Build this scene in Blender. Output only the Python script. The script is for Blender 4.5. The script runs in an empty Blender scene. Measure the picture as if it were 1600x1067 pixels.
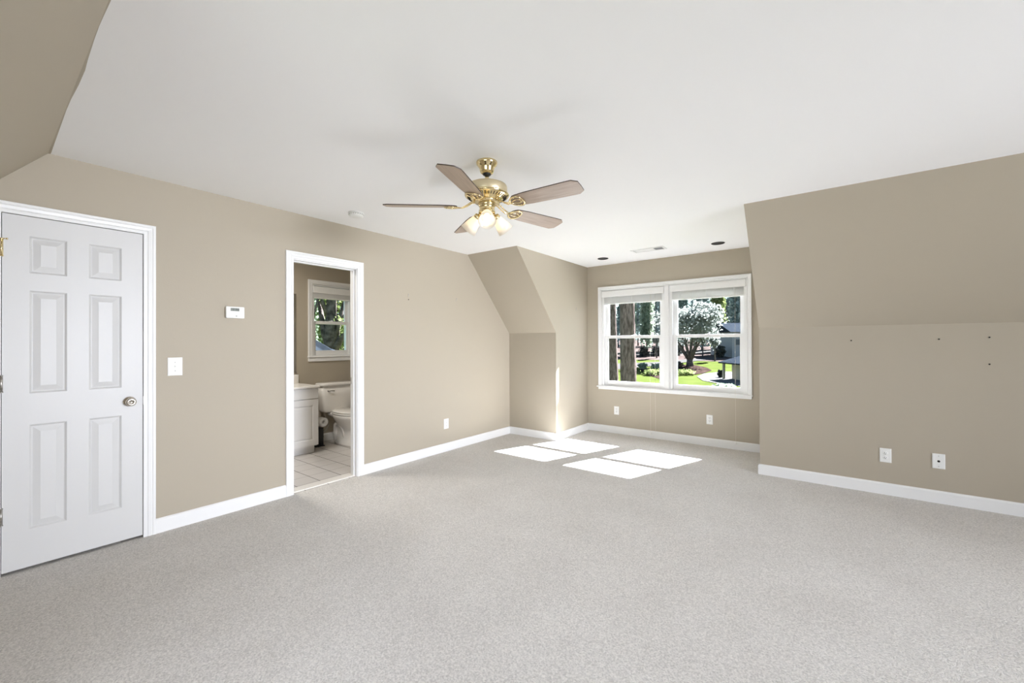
import bpy, math, random
import numpy as np
from mathutils import Vector, Matrix

S = bpy.context.scene
COL = S.collection
PI = math.pi

# ------------------------------------------------------------------ camera
CAM = Vector((0.0, 0.0, 1.296))
def cam_basis(yaw, pitch, roll):
    y, p, r = (math.radians(a) for a in (yaw, pitch, roll))
    f = Vector((-math.sin(y) * math.cos(p), math.cos(y) * math.cos(p), math.sin(p)))
    r0 = Vector((math.cos(y), math.sin(y), 0)); u0 = r0.cross(f)
    return f, r0 * math.cos(r) + u0 * math.sin(r), u0 * math.cos(r) - r0 * math.sin(r)
FWD, RGT, UPV = cam_basis(37.5168, 0.2809, -0.2149)
cd = bpy.data.cameras.new('camera'); cam = bpy.data.objects.new('camera', cd); COL.objects.link(cam)
m = Matrix.Identity(4)
for i, v in enumerate((RGT, UPV, -FWD)):
    for j in range(3): m[j][i] = v[j]
m.translation = CAM
cam.matrix_world = m
cd.sensor_width = 36.0; cd.lens = 648.0053 / 1600 * 36; cd.clip_start = 0.02; cd.clip_end = 1000
S.camera = cam

# ------------------------------------------------------------------ light, sky, exposure
SUN = 52.0
BACK_W = 22.0
GABLE_W = 84.0
BULB = 3.0
S.view_settings.view_transform = 'Standard'; S.view_settings.look = 'None'
S.view_settings.exposure = 0.50; S.view_settings.gamma = 1.0
S.view_settings.use_curve_mapping = False
S.cycles.use_denoising = True
S.cycles.max_bounces = 12; S.cycles.diffuse_bounces = 8; S.cycles.glossy_bounces = 4
S.cycles.transparent_max_bounces = 16; S.cycles.transmission_bounces = 8
S.cycles.sample_clamp_indirect = 8.0

W = bpy.data.worlds.new('sky'); S.world = W; W.use_nodes = True
nt = W.node_tree; nt.nodes.clear()
sky = nt.nodes.new('ShaderNodeTexSky'); sky.sky_type = 'HOSEK_WILKIE'
SUN_TO = Vector((0.345, 1.0, 1.0)).normalized()
sky.sun_direction = SUN_TO; sky.turbidity = 3.0; sky.ground_albedo = 0.3
bg = nt.nodes.new('ShaderNodeBackground'); bg.inputs['Strength'].default_value = 6.0
wo = nt.nodes.new('ShaderNodeOutputWorld')
nt.links.new(sky.outputs[0], bg.inputs[0]); nt.links.new(bg.outputs[0], wo.inputs[0])

def lamp(name, typ, loc, direction, energy, color=(1, 1, 1), **kw):
    l = bpy.data.lights.new(name, typ); l.energy = energy; l.color = color
    for k, v in kw.items(): setattr(l, k, v)
    o = bpy.data.objects.new(name, l); COL.objects.link(o); o.location = loc
    o.rotation_euler = Vector(direction).to_track_quat('-Z', 'Y').to_euler()
    return o
lamp('sun', 'SUN', (10, 30, 30), -SUN_TO, SUN, (0.88, 0.90, 1.0), angle=math.radians(0.55))
# added fill lamps at two made-up, unseen window openings (rear dormer and far gable)
lamp('fill_rear', 'AREA', (-0.3, -1.23, 1.45), (-0.8, 1, -0.6), BACK_W, (0.86, 0.895, 1.0), shape='RECTANGLE', size=1.7, size_y=1.2, spread=math.radians(120))
lamp('fill_gable', 'AREA', (5.92, 1.95, 1.30), (-1, 0.02, -0.04), GABLE_W, (0.86, 0.895, 1.0), shape='RECTANGLE', size=1.9, size_y=1.4, spread=math.radians(74))

# ------------------------------------------------------------------ room dimensions (metres)
XL = -3.69; XR_END = 6.0; H = 2.439
YK = 4.743; YT = 3.877; ZB = 1.441; XC = -2.903; XR = -0.56; YW = 5.652
YO = 0.275; YOK = -0.583
XB = -5.40                      # bathroom far wall
HB = 0.099; BT = 0.014

def spot(px, py, depth):        # a point seen from the camera at a given depth
    return CAM + (FWD + RGT * ((px - 800) / 648.0053) + UPV * ((533.5 - py) / 648.0053)) * depth

# ------------------------------------------------------------------ materials
def mat(name):
    mt = bpy.data.materials.new(name); mt.use_nodes = True
    n = mt.node_tree.nodes; b = n['Principled BSDF']
    return mt, n, mt.node_tree.links, b
def setp(b, col=None, rough=0.5, spec=0.5, metal=0.0, **kw):
    if col is not None: b.inputs['Base Color'].default_value = (*col, 1)
    b.inputs['Roughness'].default_value = rough; b.inputs['Specular IOR Level'].default_value = spec
    b.inputs['Metallic'].default_value = metal
    for k, v in kw.items(): b.inputs[k].default_value = v
def plain(name, col, rough=0.5, spec=0.5, metal=0.0, bump=0.0, bscale=200, var=0.0, vscale=5.0):
    mt, n, l, b = mat(name); setp(b, col, rough, spec, metal)
    tc = n.new('ShaderNodeTexCoord')
    if var > 0:
        nz = n.new('ShaderNodeTexNoise'); nz.inputs['Scale'].default_value = vscale; nz.inputs['Detail'].default_value = 4
        mx = n.new('ShaderNodeMixRGB'); mx.inputs[1].default_value = (*[c * (1 - var) for c in col], 1)
        mx.inputs[2].default_value = (*[min(1, c * (1 + var)) for c in col], 1)
        l.new(tc.outputs['Object'], nz.inputs['Vector']); l.new(nz.outputs['Fac'], mx.inputs[0]); l.new(mx.outputs[0], b.inputs['Base Color'])
    if bump > 0:
        nb = n.new('ShaderNodeTexNoise'); nb.inputs['Scale'].default_value = bscale; nb.inputs['Detail'].default_value = 3
        bp = n.new('ShaderNodeBump'); bp.inputs['Strength'].default_value = bump; bp.inputs['Distance'].default_value = 0.002
        l.new(tc.outputs['Object'], nb.inputs['Vector']); l.new(nb.outputs['Fac'], bp.inputs['Height']); l.new(bp.outputs[0], b.inputs['Normal'])
    return mt

WALLC = (0.415, 0.368, 0.290)
M = {}
M['wall'] = plain('beige_wall_paint', WALLC, 0.55, 0.3, bump=0.15, bscale=120, var=0.015, vscale=1.3)
M['ceiling'] = plain('white_ceiling_paint', (0.885, 0.882, 0.875), 0.8, 0.2, bump=0.1, bscale=90)
M['trim'] = plain('white_trim_paint', (0.80, 0.80, 0.79), 0.35, 0.45)
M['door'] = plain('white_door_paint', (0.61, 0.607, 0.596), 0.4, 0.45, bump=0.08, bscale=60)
M['plastic'] = plain('white_plastic', (0.80, 0.80, 0.77), 0.35, 0.5)
M['blind'] = plain('white_blind', (0.80, 0.80, 0.78), 0.45, 0.4)
M['cord'] = plain('cream_cord', (0.72, 0.68, 0.58), 0.7, 0.2)
M['dark'] = plain('dark_slot', (0.02, 0.02, 0.02), 0.6, 0.2)
M['black'] = plain('black_plastic', (0.012, 0.012, 0.013), 0.4, 0.4)
M['brass'] = plain('polished_brass', (0.80, 0.66, 0.38), 0.16, 0.5, 1.0)
M['brass_satin'] = plain('brushed_brass', (0.72, 0.62, 0.42), 0.33, 0.5, 1.0)
M['nickel'] = plain('satin_nickel', (0.58, 0.54, 0.48), 0.22, 0.5, 1.0)
M['steel'] = plain('steel', (0.45, 0.43, 0.40), 0.35, 0.5, 1.0)
M['porcelain'] = plain('porcelain', (0.80, 0.77, 0.72), 0.12, 0.5)
M['vanity'] = plain('white_vanity', (0.74, 0.73, 0.71), 0.4, 0.4)
M['marble'] = plain('cultured_marble', (0.80, 0.77, 0.72), 0.2, 0.5, var=0.03, vscale=8)
M['mirror'] = plain('mirror_glass', (0.85, 0.86, 0.86), 0.02, 0.5, 1.0)
M['paper'] = plain('tissue_paper', (0.82, 0.81, 0.79), 0.9, 0.1, bump=0.2, bscale=150)
M['lcd'] = plain('grey_lcd', (0.22, 0.24, 0.21), 0.25, 0.5)
M['vent_white'] = plain('vent_enamel', (0.80, 0.80, 0.79), 0.4, 0.4)
M['vent_grey'] = plain('vent_inside', (0.18, 0.18, 0.18), 0.6, 0.2)

# carpet
mt, n, l, b = mat('grey_carpet'); M['carpet'] = mt
setp(b, None, 0.95, 0.1)
tc = n.new('ShaderNodeTexCoord')
n1 = n.new('ShaderNodeTexNoise'); n1.inputs['Scale'].default_value = 145; n1.inputs['Detail'].default_value = 3; n1.inputs['Roughness'].default_value = 0.65
n2 = n.new('ShaderNodeTexNoise'); n2.inputs['Scale'].default_value = 2.2; n2.inputs['Detail'].default_value = 4
r1 = n.new('ShaderNodeValToRGB'); r1.color_ramp.elements[0].position = 0.30; r1.color_ramp.elements[1].position = 0.68
r1.color_ramp.elements[0].color = (0.49, 0.471, 0.444, 1); r1.color_ramp.elements[1].color = (0.84, 0.81, 0.768, 1)
mx = n.new('ShaderNodeMixRGB'); mx.blend_type = 'MULTIPLY'; mx.inputs[0].default_value = 1.0
r2 = n.new('ShaderNodeValToRGB'); r2.color_ramp.elements[0].color = (0.94, 0.935, 0.93, 1); r2.color_ramp.elements[1].color = (1, 1, 1, 1)
r2.color_ramp.elements[0].position = 0.35; r2.color_ramp.elements[1].position = 0.65
bp = n.new('ShaderNodeBump'); bp.inputs['Strength'].default_value = 1.0; bp.inputs['Distance'].default_value = 0.007
for q in (n1, n2): l.new(tc.outputs['Object'], q.inputs['Vector'])
l.new(n1.outputs['Fac'], r1.inputs[0]); l.new(n2.outputs['Fac'], r2.inputs[0])
l.new(r1.outputs[0], mx.inputs[1]); l.new(r2.outputs[0], mx.inputs[2]); l.new(mx.outputs[0], b.inputs['Base Color'])
l.new(n1.outputs['Fac'], bp.inputs['Height']); l.new(bp.outputs[0], b.inputs['Normal'])

# bathroom tile: 0.213 m squares, dark joints along X, paler joints along Y
mt, n, l, b = mat('pale_floor_tile'); M['tile'] = mt
setp(b, (0.62, 0.59, 0.56), 0.22, 0.5)
geo = n.new('ShaderNodeNewGeometry'); sp = n.new('ShaderNodeSeparateXYZ'); l.new(geo.outputs['Position'], sp.inputs[0])
def joint(sock, off, half):
    a = n.new('ShaderNodeMath'); a.operation = 'SUBTRACT'; a.inputs[1].default_value = off; l.new(sock, a.inputs[0])
    c = n.new('ShaderNodeMath'); c.operation = 'DIVIDE'; c.inputs[1].default_value = 0.2135; l.new(a.outputs[0], c.inputs[0])
    d = n.new('ShaderNodeMath'); d.operation = 'FRACT'; l.new(c.outputs[0], d.inputs[0])
    e = n.new('ShaderNodeMath'); e.operation = 'LESS_THAN'; e.inputs[1].default_value = half; l.new(d.outputs[0], e.inputs[0])
    return e.outputs[0]
jx = joint(sp.outputs['Y'], 2.013, 0.03); jy = joint(sp.outputs['X'], -6.22, 0.03)
m1 = n.new('ShaderNodeMixRGB'); m1.inputs[1].default_value = (0.62, 0.59, 0.56, 1); m1.inputs[2].default_value = (0.36, 0.33, 0.30, 1); l.new(jy, m1.inputs[0])
m2 = n.new('ShaderNodeMixRGB'); m2.inputs[2].default_value = (0.13, 0.11, 0.10, 1); l.new(m1.outputs[0], m2.inputs[1]); l.new(jx, m2.inputs[0])
l.new(m2.outputs[0], b.inputs['Base Color'])

# window glass: clear sheet with a faint reflection
mt, n, l, b = mat('clear_glass'); M['glass'] = mt
n.remove(b); out = n['Material Output']
tr = n.new('ShaderNodeBsdfTransparent'); tr.inputs[0].default_value = (0.97, 0.985, 0.98, 1)
gl = n.new('ShaderNodeBsdfGlossy'); gl.inputs['Roughness'].default_value = 0.02
fr = n.new('ShaderNodeFresnel'); fr.inputs[0].default_value = 1.2
ms = n.new('ShaderNodeMixShader'); l.new(fr.outputs[0], ms.inputs[0]); l.new(tr.outputs[0], ms.inputs[1]); l.new(gl.outputs[0], ms.inputs[2]); l.new(ms.outputs[0], out.inputs[0])

# frosted lamp shade
mt, n, l, b = mat('frosted_shade'); M['shade'] = mt
n.remove(b); out = n['Material Output']
t1 = n.new('ShaderNodeBsdfTranslucent'); t1.inputs[0].default_value = (0.95, 0.90, 0.82, 1)
d1 = n.new('ShaderNodeBsdfDiffuse'); d1.inputs[0].default_value = (0.85, 0.82, 0.76, 1)
g1 = n.new('ShaderNodeBsdfGlossy'); g1.inputs['Roughness'].default_value = 0.15
a1 = n.new('ShaderNodeMixShader'); a1.inputs[0].default_value = 0.4; l.new(t1.outputs[0], a1.inputs[1]); l.new(d1.outputs[0], a1.inputs[2])
a2 = n.new('ShaderNodeMixShader'); a2.inputs[0].default_value = 0.06; l.new(a1.outputs[0], a2.inputs[1]); l.new(g1.outputs[0], a2.inputs[2]); l.new(a2.outputs[0], out.inputs[0])

mt, n, l, b = mat('lit_bulb'); M['bulb'] = mt
setp(b, (0.9, 0.9, 0.85), 0.3); b.inputs['Emission Color'].default_value = (1.0, 0.86, 0.66, 1); b.inputs['Emission Strength'].default_value = BULB

# wood for the blades (grain along local X)
def wood(name, c0, c1, rough):
    mt, n, l, b = mat(name); setp(b, None, rough, 0.5)
    tc = n.new('ShaderNodeTexCoord'); mp = n.new('ShaderNodeMapping'); mp.inputs['Scale'].default_value = (4, 60, 60)
    nz = n.new('ShaderNodeTexNoise'); nz.inputs['Scale'].default_value = 1.5; nz.inputs['Detail'].default_value = 6
    r = n.new('ShaderNodeValToRGB'); r.color_ramp.elements[0].color = (*c0, 1); r.color_ramp.elements[1].color = (*c1, 1)
    r.color_ramp.elements[0].position = 0.3; r.color_ramp.elements[1].position = 0.7
    l.new(tc.outputs['Object'], mp.inputs[0]); l.new(mp.outputs[0], nz.inputs['Vector']); l.new(nz.outputs['Fac'], r.inputs[0]); l.new(r.outputs[0], b.inputs['Base Color'])
    return mt
M['blade'] = wood('pale_oak_blade', (0.33, 0.245, 0.18), (0.45, 0.345, 0.265), 0.32)
M['blade_edge'] = plain('dark_blade_edge', (0.04, 0.022, 0.014), 0.45, 0.4)

# outdoors
def soft(name, c0, c1, scale=3.0, rough=0.9, transl=0.0, bump=0.0, stretch=1.0):
    mt, n, l, b = mat(name); setp(b, None, rough, 0.0)
    tc = n.new('ShaderNodeTexCoord')
    nz = n.new('ShaderNodeTexNoise'); nz.inputs['Scale'].default_value = scale; nz.inputs['Detail'].default_value = 5
    r = n.new('ShaderNodeValToRGB'); r.color_ramp.elements[0].color = (*c0, 1); r.color_ramp.elements[1].color = (*c1, 1)
    r.color_ramp.elements[0].position = 0.35; r.color_ramp.elements[1].position = 0.65
    mp = n.new('ShaderNodeMapping'); mp.inputs['Scale'].default_value = (1, 1, stretch)
    l.new(tc.outputs['Object'], mp.inputs[0]); l.new(mp.outputs[0], nz.inputs['Vector']); l.new(nz.outputs['Fac'], r.inputs[0]); l.new(r.outputs[0], b.inputs['Base Color'])
    if bump:
        bp = n.new('ShaderNodeBump'); bp.inputs['Strength'].default_value = 1.0; bp.inputs['Distance'].default_value = bump
        l.new(nz.outputs['Fac'], bp.inputs['Height']); l.new(bp.outputs[0], b.inputs['Normal'])
    if transl:
        t = n.new('ShaderNodeBsdfTranslucent'); l.new(r.outputs[0], t.inputs[0])
        x = n.new('ShaderNodeMixShader'); x.inputs[0].default_value = transl
        o = n['Material Output']; l.new(b.outputs[0], x.inputs[1]); l.new(t.outputs[0], x.inputs[2]); l.new(x.outputs[0], o.inputs[0])
    return mt
M['grass'] = soft('lawn_grass', (0.045, 0.059, 0.014), (0.062, 0.075, 0.020), 0.6)
M['straw'] = soft('pine_straw', (0.05, 0.036, 0.031), (0.10, 0.078, 0.068), 0.5)
M['pale'] = soft('pale_path', (0.062, 0.058, 0.052), (0.075, 0.071, 0.065), 0.5)
M['concrete'] = soft('pale_concrete', (0.105, 0.102, 0.096), (0.13, 0.127, 0.12), 0.5)
M['mulch'] = soft('mulch', (0.022, 0.014, 0.011), (0.05, 0.034, 0.028), 2.0)
M['bark'] = soft('pine_bark', (0.075, 0.056, 0.050), (0.20, 0.155, 0.14), 16.0, bump=0.02, stretch=0.3)
M['bark_grey'] = soft('grey_bark', (0.05, 0.041, 0.035), (0.15, 0.125, 0.11), 6.0, bump=0.02)
M['leaf_blue'] = soft('blue_green_leaves', (0.24, 0.31, 0.28), (0.42, 0.49, 0.45), 0.9, transl=0.65)
M['leaf_green'] = soft('green_leaves', (0.24, 0.30, 0.21), (0.40, 0.46, 0.34), 0.9, transl=0.65)
M['leaf_silver'] = soft('silver_leaves', (0.19, 0.205, 0.18), (0.28, 0.295, 0.265), 0.8, transl=0.55)
M['leaf_lime'] = soft('yellow_green_leaves', (0.12, 0.16, 0.05), (0.28, 0.31, 0.13), 0.9, transl=0.4)
M['leaf_dark'] = soft('dark_shrub_leaves', (0.02, 0.025, 0.022), (0.07, 0.075, 0.065), 1.5, transl=0.2)
M['siding'] = plain('grey_siding', (0.24, 0.25, 0.245), 0.7, 0.2)
M['slate'] = soft('blue_slate_roof', (0.018, 0.022, 0.028), (0.030, 0.036, 0.043), 4.0)
M['post'] = plain('tan_post', (0.30, 0.26, 0.19), 0.6, 0.3)
M['pane_dark'] = plain('dark_window_pane', (0.02, 0.03, 0.045), 0.1, 0.5)

# ------------------------------------------------------------------ mesh helpers
class MB:
    """collects shapes; build() links them as ONE mesh object"""
    def __init__(s, T=None): s.v = []; s.f = []; s.mi = []; s.T = T or Matrix.Identity(4); s.k = 0; s.sm = []
    def add(s, vs, fs, k=None, smooth=False):
        o = len(s.v); s.v += [s.T @ Vector(p) for p in vs]; s.f += [tuple(i + o for i in f) for f in fs]
        s.mi += [s.k if k is None else k] * len(fs); s.sm += [smooth] * len(fs); return s
    def box(s, x0, x1, y0, y1, z0, z1, k=None):
        x0, x1 = sorted((x0, x1)); y0, y1 = sorted((y0, y1)); z0, z1 = sorted((z0, z1))
        return s.add([(x0,y0,z0),(x1,y0,z0),(x1,y1,z0),(x0,y1,z0),(x0,y0,z1),(x1,y0,z1),(x1,y1,z1),(x0,y1,z1)],
                     [(0,3,2,1),(4,5,6,7),(0,1,5,4),(1,2,6,5),(2,3,7,6),(3,0,4,7)], k)
    def prism(s, poly, d0, d1, axis, k=None):
        """polygon in the two other axes, pushed along axis"""
        def P(a, b, d): return {'x': (d, a, b), 'y': (a, d, b), 'z': (a, b, d)}[axis]
        n = len(poly); vs = [P(a, b, d0) for a, b in poly] + [P(a, b, d1) for a, b in poly]
        fs = [tuple(range(n))[::-1], tuple(range(n, 2 * n))] + [(i, (i + 1) % n, n + (i + 1) % n, n + i) for i in range(n)]
        return s.add(vs, fs, k)
    def lathe(s, prof, seg=32, k=None, smooth=True, cap=True):
        """profile of (r, z) about local Z"""
        vs = []; fs = []; n = len(prof)
        for r, z in prof:
            for j in range(seg):
                a = 2 * PI * j / seg; vs.append((r * math.cos(a), r * math.sin(a), z))
        for i in range(n - 1):
            for j in range(seg):
                j2 = (j + 1) % seg; fs.append((i*seg+j, i*seg+j2, (i+1)*seg+j2, (i+1)*seg+j))
        s.add(vs, fs, k, smooth)
        if cap:
            o = len(s.v) - len(vs)
            for i in (0, n - 1):
                if prof[i][0] > 1e-5:
                    s.f.append(tuple(o + i*seg + j for j in range(seg))); s.mi.append(s.k if k is None else k); s.sm.append(False)
        return s
    def tube(s, pts, r, seg=10, k=None, closed=False, flat=1.0):
        pts = [Vector(p) for p in pts]; n = len(pts); rs = r if isinstance(r, (list, tuple)) else [r] * n
        vs = []; fs = []; prev = None
        for i, p in enumerate(pts):
            if closed: t = pts[(i + 1) % n] - pts[i - 1]
            else: t = pts[min(i + 1, n - 1)] - pts[max(i - 1, 0)]
            t.normalize()
            up = Vector((0, 0, 1)) if abs(t.z) < 0.9 else Vector((1, 0, 0))
            a = t.cross(up).normalized() if prev is None else (prev - t * prev.dot(t)).normalized()
            prev = a; b = t.cross(a)
            for j in range(seg):
                w = 2 * PI * j / seg; vs.append(p + (a * math.cos(w) + b * math.sin(w) * flat) * rs[i])
        for i in range(n if closed else n - 1):
            i2 = (i + 1) % n
            for j in range(seg): fs.append((i*seg+j, i*seg+(j+1)%seg, i2*seg+(j+1)%seg, i2*seg+j))
        if not closed: fs += [tuple(range(seg))[::-1], tuple(range((n-1)*seg, n*seg))]
        return s.add(vs, fs, k, True)
    def loft(s, rings, k=None, smooth=True, caps=True):
        n = len(rings[0]); vs = [p for r in rings for p in r]; fs = []
        for i in range(len(rings) - 1):
            for j in range(n): fs.append((i*n+j, i*n+(j+1)%n, (i+1)*n+(j+1)%n, (i+1)*n+j))
        if caps: fs += [tuple(range(n))[::-1], tuple(range((len(rings)-1)*n, len(rings)*n))]
        return s.add(vs, fs, k, smooth)
    def build(s, name, mats, parent=None, bevel=0.0, seg=2, subsurf=0, fix=True):
        if not isinstance(mats, (list, tuple)): mats = [mats]
        me = bpy.data.meshes.new(name)
        if parent is not None: o0 = world_loc(parent)
        else:
            a = np.array([tuple(p) for p in s.v]); o0 = Vector(((a[:,0].min()+a[:,0].max())/2, (a[:,1].min()+a[:,1].max())/2, a[:,2].min()))
        me.from_pydata([tuple(p - o0) for p in s.v], [], s.f)
        for q in mats: me.materials.append(q)
        me.polygons.foreach_set('material_index', s.mi); me.polygons.foreach_set('use_smooth', s.sm)
        me.update()
        if fix:
            import bmesh
            bm = bmesh.new(); bm.from_mesh(me); bmesh.ops.recalc_face_normals(bm, faces=bm.faces); bm.to_mesh(me); bm.free()
        o = bpy.data.objects.new(name, me); COL.objects.link(o)
        if parent is not None: o.parent = parent
        else: o.location = o0
        if bevel:
            bv = o.modifiers.new('bevel', 'BEVEL'); bv.width = bevel; bv.segments = seg; bv.limit_method = 'ANGLE'; bv.angle_limit = math.radians(40)
        if subsurf:
            ss = o.modifiers.new('subsurf', 'SUBSURF'); ss.levels = subsurf; ss.render_levels = subsurf
        return o
def world_loc(o):
    p = Vector(o.location)
    while o.parent is not None: o = o.parent; p += Vector(o.location)
    return p
def empty(name, loc):
    o = bpy.data.objects.new(name, None); COL.objects.link(o); o.location = loc; o.empty_display_size = 0.1; return o
def tag(o, label, cat, group=None):
    o['label'] = label; o['category'] = cat
    if group: o['group'] = group
    return o
def thing(name, loc, label, cat, group=None): return tag(empty(name, loc), label, cat, group)
def struct(o, label=None, cat=None):
    o['kind'] = 'structure'
    if label: o['label'] = label
    if cat: o['category'] = cat
    return o
def wall_frame(origin, u, w):
    """matrix: local x = along the wall, y = out of the wall, z = up"""
    u = Vector(u); w = Vector(w); z = Vector((0, 0, 1)); T = Matrix.Identity(4)
    for i, q in enumerate((u, w, z)):
        for j in range(3): T[j][i] = q[j]
    T.translation = Vector(origin); return T
LW = lambda y, z, d=0: wall_frame((XL + d, y, z), (0, 1, 0), (1, 0, 0))       # on the left wall
WW = lambda x, z, d=0: wall_frame((x, YW - d, z), (1, 0, 0), (0, -1, 0))      # on the window wall
KW = lambda x, z, d=0: wall_frame((x, YK - d, z), (1, 0, 0), (0, -1, 0))      # on the right knee wall
BW = lambda y, z, d=0: wall_frame((XB + d, y, z), (0, 1, 0), (1, 0, 0))       # on the bathroom far wall

# ------------------------------------------------------------------ room shell
D1 = (0.102, 0.703, 2.043)      # closet door leaf: y0, y1, top
D2 = (1.688, 2.312, 2.042)      # bathroom doorway
T1 = 0.11
w = MB()
def lw_piece(y0, y1, z0, z1): w.box(XL - T1, XL, y0, y1, z0, z1)
lw_piece(-1.5, D1[0] - 0.006, 0, H + 0.1); lw_piece(D1[0] - 0.006, D1[1] + 0.004, D1[2] + 0.004, H + 0.1)
lw_piece(D1[1] + 0.004, D2[0], 0, H + 0.1); lw_piece(D2[0], D2[1], D2[2], H + 0.1); lw_piece(D2[1], 5.0, 0, H + 0.1)
struct(w.build('wall_left', M['wall']), 'beige left wall with closet door and bathroom doorway', 'wall')
f = MB(); f.box(XL, XR_END, -1.45, YW, -0.1, 0)
struct(f.build('floor', M['carpet']), 'pale grey carpet floor', 'floor')
c = MB(); c.prism([(XL, YO), (XR_END, YO), (XR_END, YT), (XR, YT), (XR, YW + 0.1), (XC, YW + 0.1), (XC, YT), (XL, YT)], H, H + 0.1, 'z')
struct(c.build('ceiling', M['ceiling']), 'flat white ceiling', 'ceiling')
TH = 0.02
sl = lambda: [(YT, H), (YK, ZB), (YK + TH, ZB), (YT + TH, H + TH)]
struct(MB().prism(sl(), XL, XC - TH, 'x').build('wall_slope_left', M['wall']), 'beige sloped wall left of the window dormer', 'wall')
struct(MB().prism(sl(), XR + TH, XR_END, 'x').build('wall_slope_right', M['wall']), 'large beige sloped wall right of the window dormer', 'wall')
struct(MB().box(XL, XC - TH, YK, YK + TH, 0, ZB).build('wall_knee_left', M['wall']), 'short beige knee wall left of the dormer', 'wall')
struct(MB().box(XR + TH, XR_END, YK, YK + TH, 0, ZB).build('wall_knee_right', M['wall']), 'long beige knee wall right of the dormer', 'wall')
ck = [(YK, 0), (YK, ZB), (YT, H), (YW + 0.1, H), (YW + 0.1, 0)]
struct(MB().prism(ck, XC - TH, XC, 'x').build('wall_cheek_left', M['wall']), 'beige cheek wall on the left of the window alcove', 'wall')
struct(MB().prism(ck, XR, XR + TH, 'x').build('wall_cheek_right', M['wall']), 'beige cheek wall on the right of the window alcove', 'wall')
# window wall with its opening
WX0, WX1, WZ0, WZ1 = -2.668, -0.795, 0.668, 2.066
w = MB(); Y0, Y1 = YW, YW + 0.15
w.box(XC - TH, WX0, Y0, Y1, 0, H + 0.05); w.box(WX1, XR + TH, Y0, Y1, 0, H + 0.05)
w.box(WX0, WX1, Y0, Y1, 0, WZ0); w.box(WX0, WX1, Y0, Y1, WZ1, H + 0.05)
struct(w.build('wall_window', M['wall']), 'beige end wall of the alcove around the double window', 'wall')
# behind the camera: opposite slope and far gable; dormer and window openings added for the fill light
DX0, DX1 = -1.35, 1.0
so = [(YO, H), (YOK, ZB), (YOK - TH, ZB), (YO - TH, H + TH)]
w = MB(); w.prism(so, XL, DX0, 'x'); w.prism(so, DX1, XR_END, 'x')
# the hand-cut paint line wanders a little onto the ceiling
wob = [(XL, 0.284), (-3.66, 0.285), (-3.26, 0.281), (-2.94, 0.278), (-2.79, 0.279), (-2.61, 0.284), (-2.45, 0.285), (-2.35, 0.281), (-2.17, 0.277), (-2.07, 0.276), (-2.0, 0.277), (-1.89, 0.279), (DX0, 0.279)]
w.prism([(XL, YO - 0.001), (DX0, YO - 0.001)] + wob[::-1], H - 0.0008, H - 0.0002, 'z')
struct(w.build('wall_slope_rear', M['wall']), 'beige slope over the closet door side of the room', 'wall')
w = MB(); w.box(XL, DX0, YOK - TH, YOK, 0, ZB); w.box(DX1, XR_END, YOK - TH, YOK, 0, ZB)
struct(w.build('wall_knee_rear', M['wall']))
w = MB(); ck2 = [(YOK, 0), (YOK, ZB), (YO, H), (-1.45, H), (-1.45, 0)]
w.prism(ck2, DX0 - TH, DX0, 'x'); w.prism(ck2, DX1, DX1 + TH, 'x')
struct(w.build('wall_cheek_rear', M['wall']))
struct(MB().box(DX0, DX1, -1.45, YO, H, H + 0.1).build('ceiling_rear', M['ceiling']))
w = MB(); w.box(DX0, -1.2, -1.45, -1.35, 0, H); w.box(0.6, DX1, -1.45, -1.35, 0, H); w.box(-1.2, 0.6, -1.45, -1.35, 0, 0.8); w.box(-1.2, 0.6, -1.45, -1.35, 2.1, H)
struct(w.build('wall_rear', M['wall']))
w = MB(); w.box(XR_END, XR_END + 0.1, -1.5, 1.0, 0, H + 0.1); w.box(XR_END, XR_END + 0.1, 2.9, 5.0, 0, H + 0.1)
w.box(XR_END, XR_END + 0.1, 1.0, 2.9, 0, 0.65); w.box(XR_END, XR_END + 0.1, 1.0, 2.9, 2.05, H + 0.1)
struct(w.build('wall_right', M['wall']))

# baseboards
def baseboard(name, T, length, label, m0=0, m1=0):
    """local x along the wall; m0/m1: mitre lengths at the ends (+ outside corner)"""
    prof = [(0, 0), (BT, 0), (BT, HB - 0.014), (BT - 0.004, HB - 0.006), (0.004, HB), (0, HB)]
    mb = MB(T); n = len(prof)
    vs = [(-m0 * d / BT, d, z) for d, z in prof] + [(length + m1 * d / BT, d, z) for d, z in prof]
    mb.add(vs, [tuple(range(n)), tuple(range(n, 2*n))[::-1]] + [(i, (i+1) % n, n + (i+1) % n, n + i) for i in range(n)])
    return struct(mb.build(name, M['trim']), label, 'baseboard')
CW = 0.064
baseboard('baseboard_left', LW(D1[1] + CW, 0), D2[0] - CW + 0.008 - D1[1] - CW, 'white baseboard between the closet door and the bathroom doorway')
baseboard('baseboard_left_far', LW(D2[1] + CW - 0.008, 0), YK - (D2[1] + CW - 0.008), 'white baseboard from the bathroom doorway to the far corner', 0, -BT)
baseboard('baseboard_knee_left', KW(XL, 0), XC - XL, 'white baseboard under the short knee wall', -BT, BT)
baseboard('baseboard_cheek', wall_frame((XC, YK, 0), (0, 1, 0), (1, 0, 0)), YW - YK, 'white baseboard along the left cheek wall of the alcove', BT, -BT)
baseboard('baseboard_window', WW(XC, 0), XR - XC, 'white baseboard under the window', -BT, -BT)
baseboard('baseboard_right', KW(XR, 0), XR_END - XR, 'white baseboard along the right knee wall', BT, 0)
baseboard('baseboard_bath', BW(1.0, 0), 2.6, 'white baseboard behind the toilet')

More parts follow.
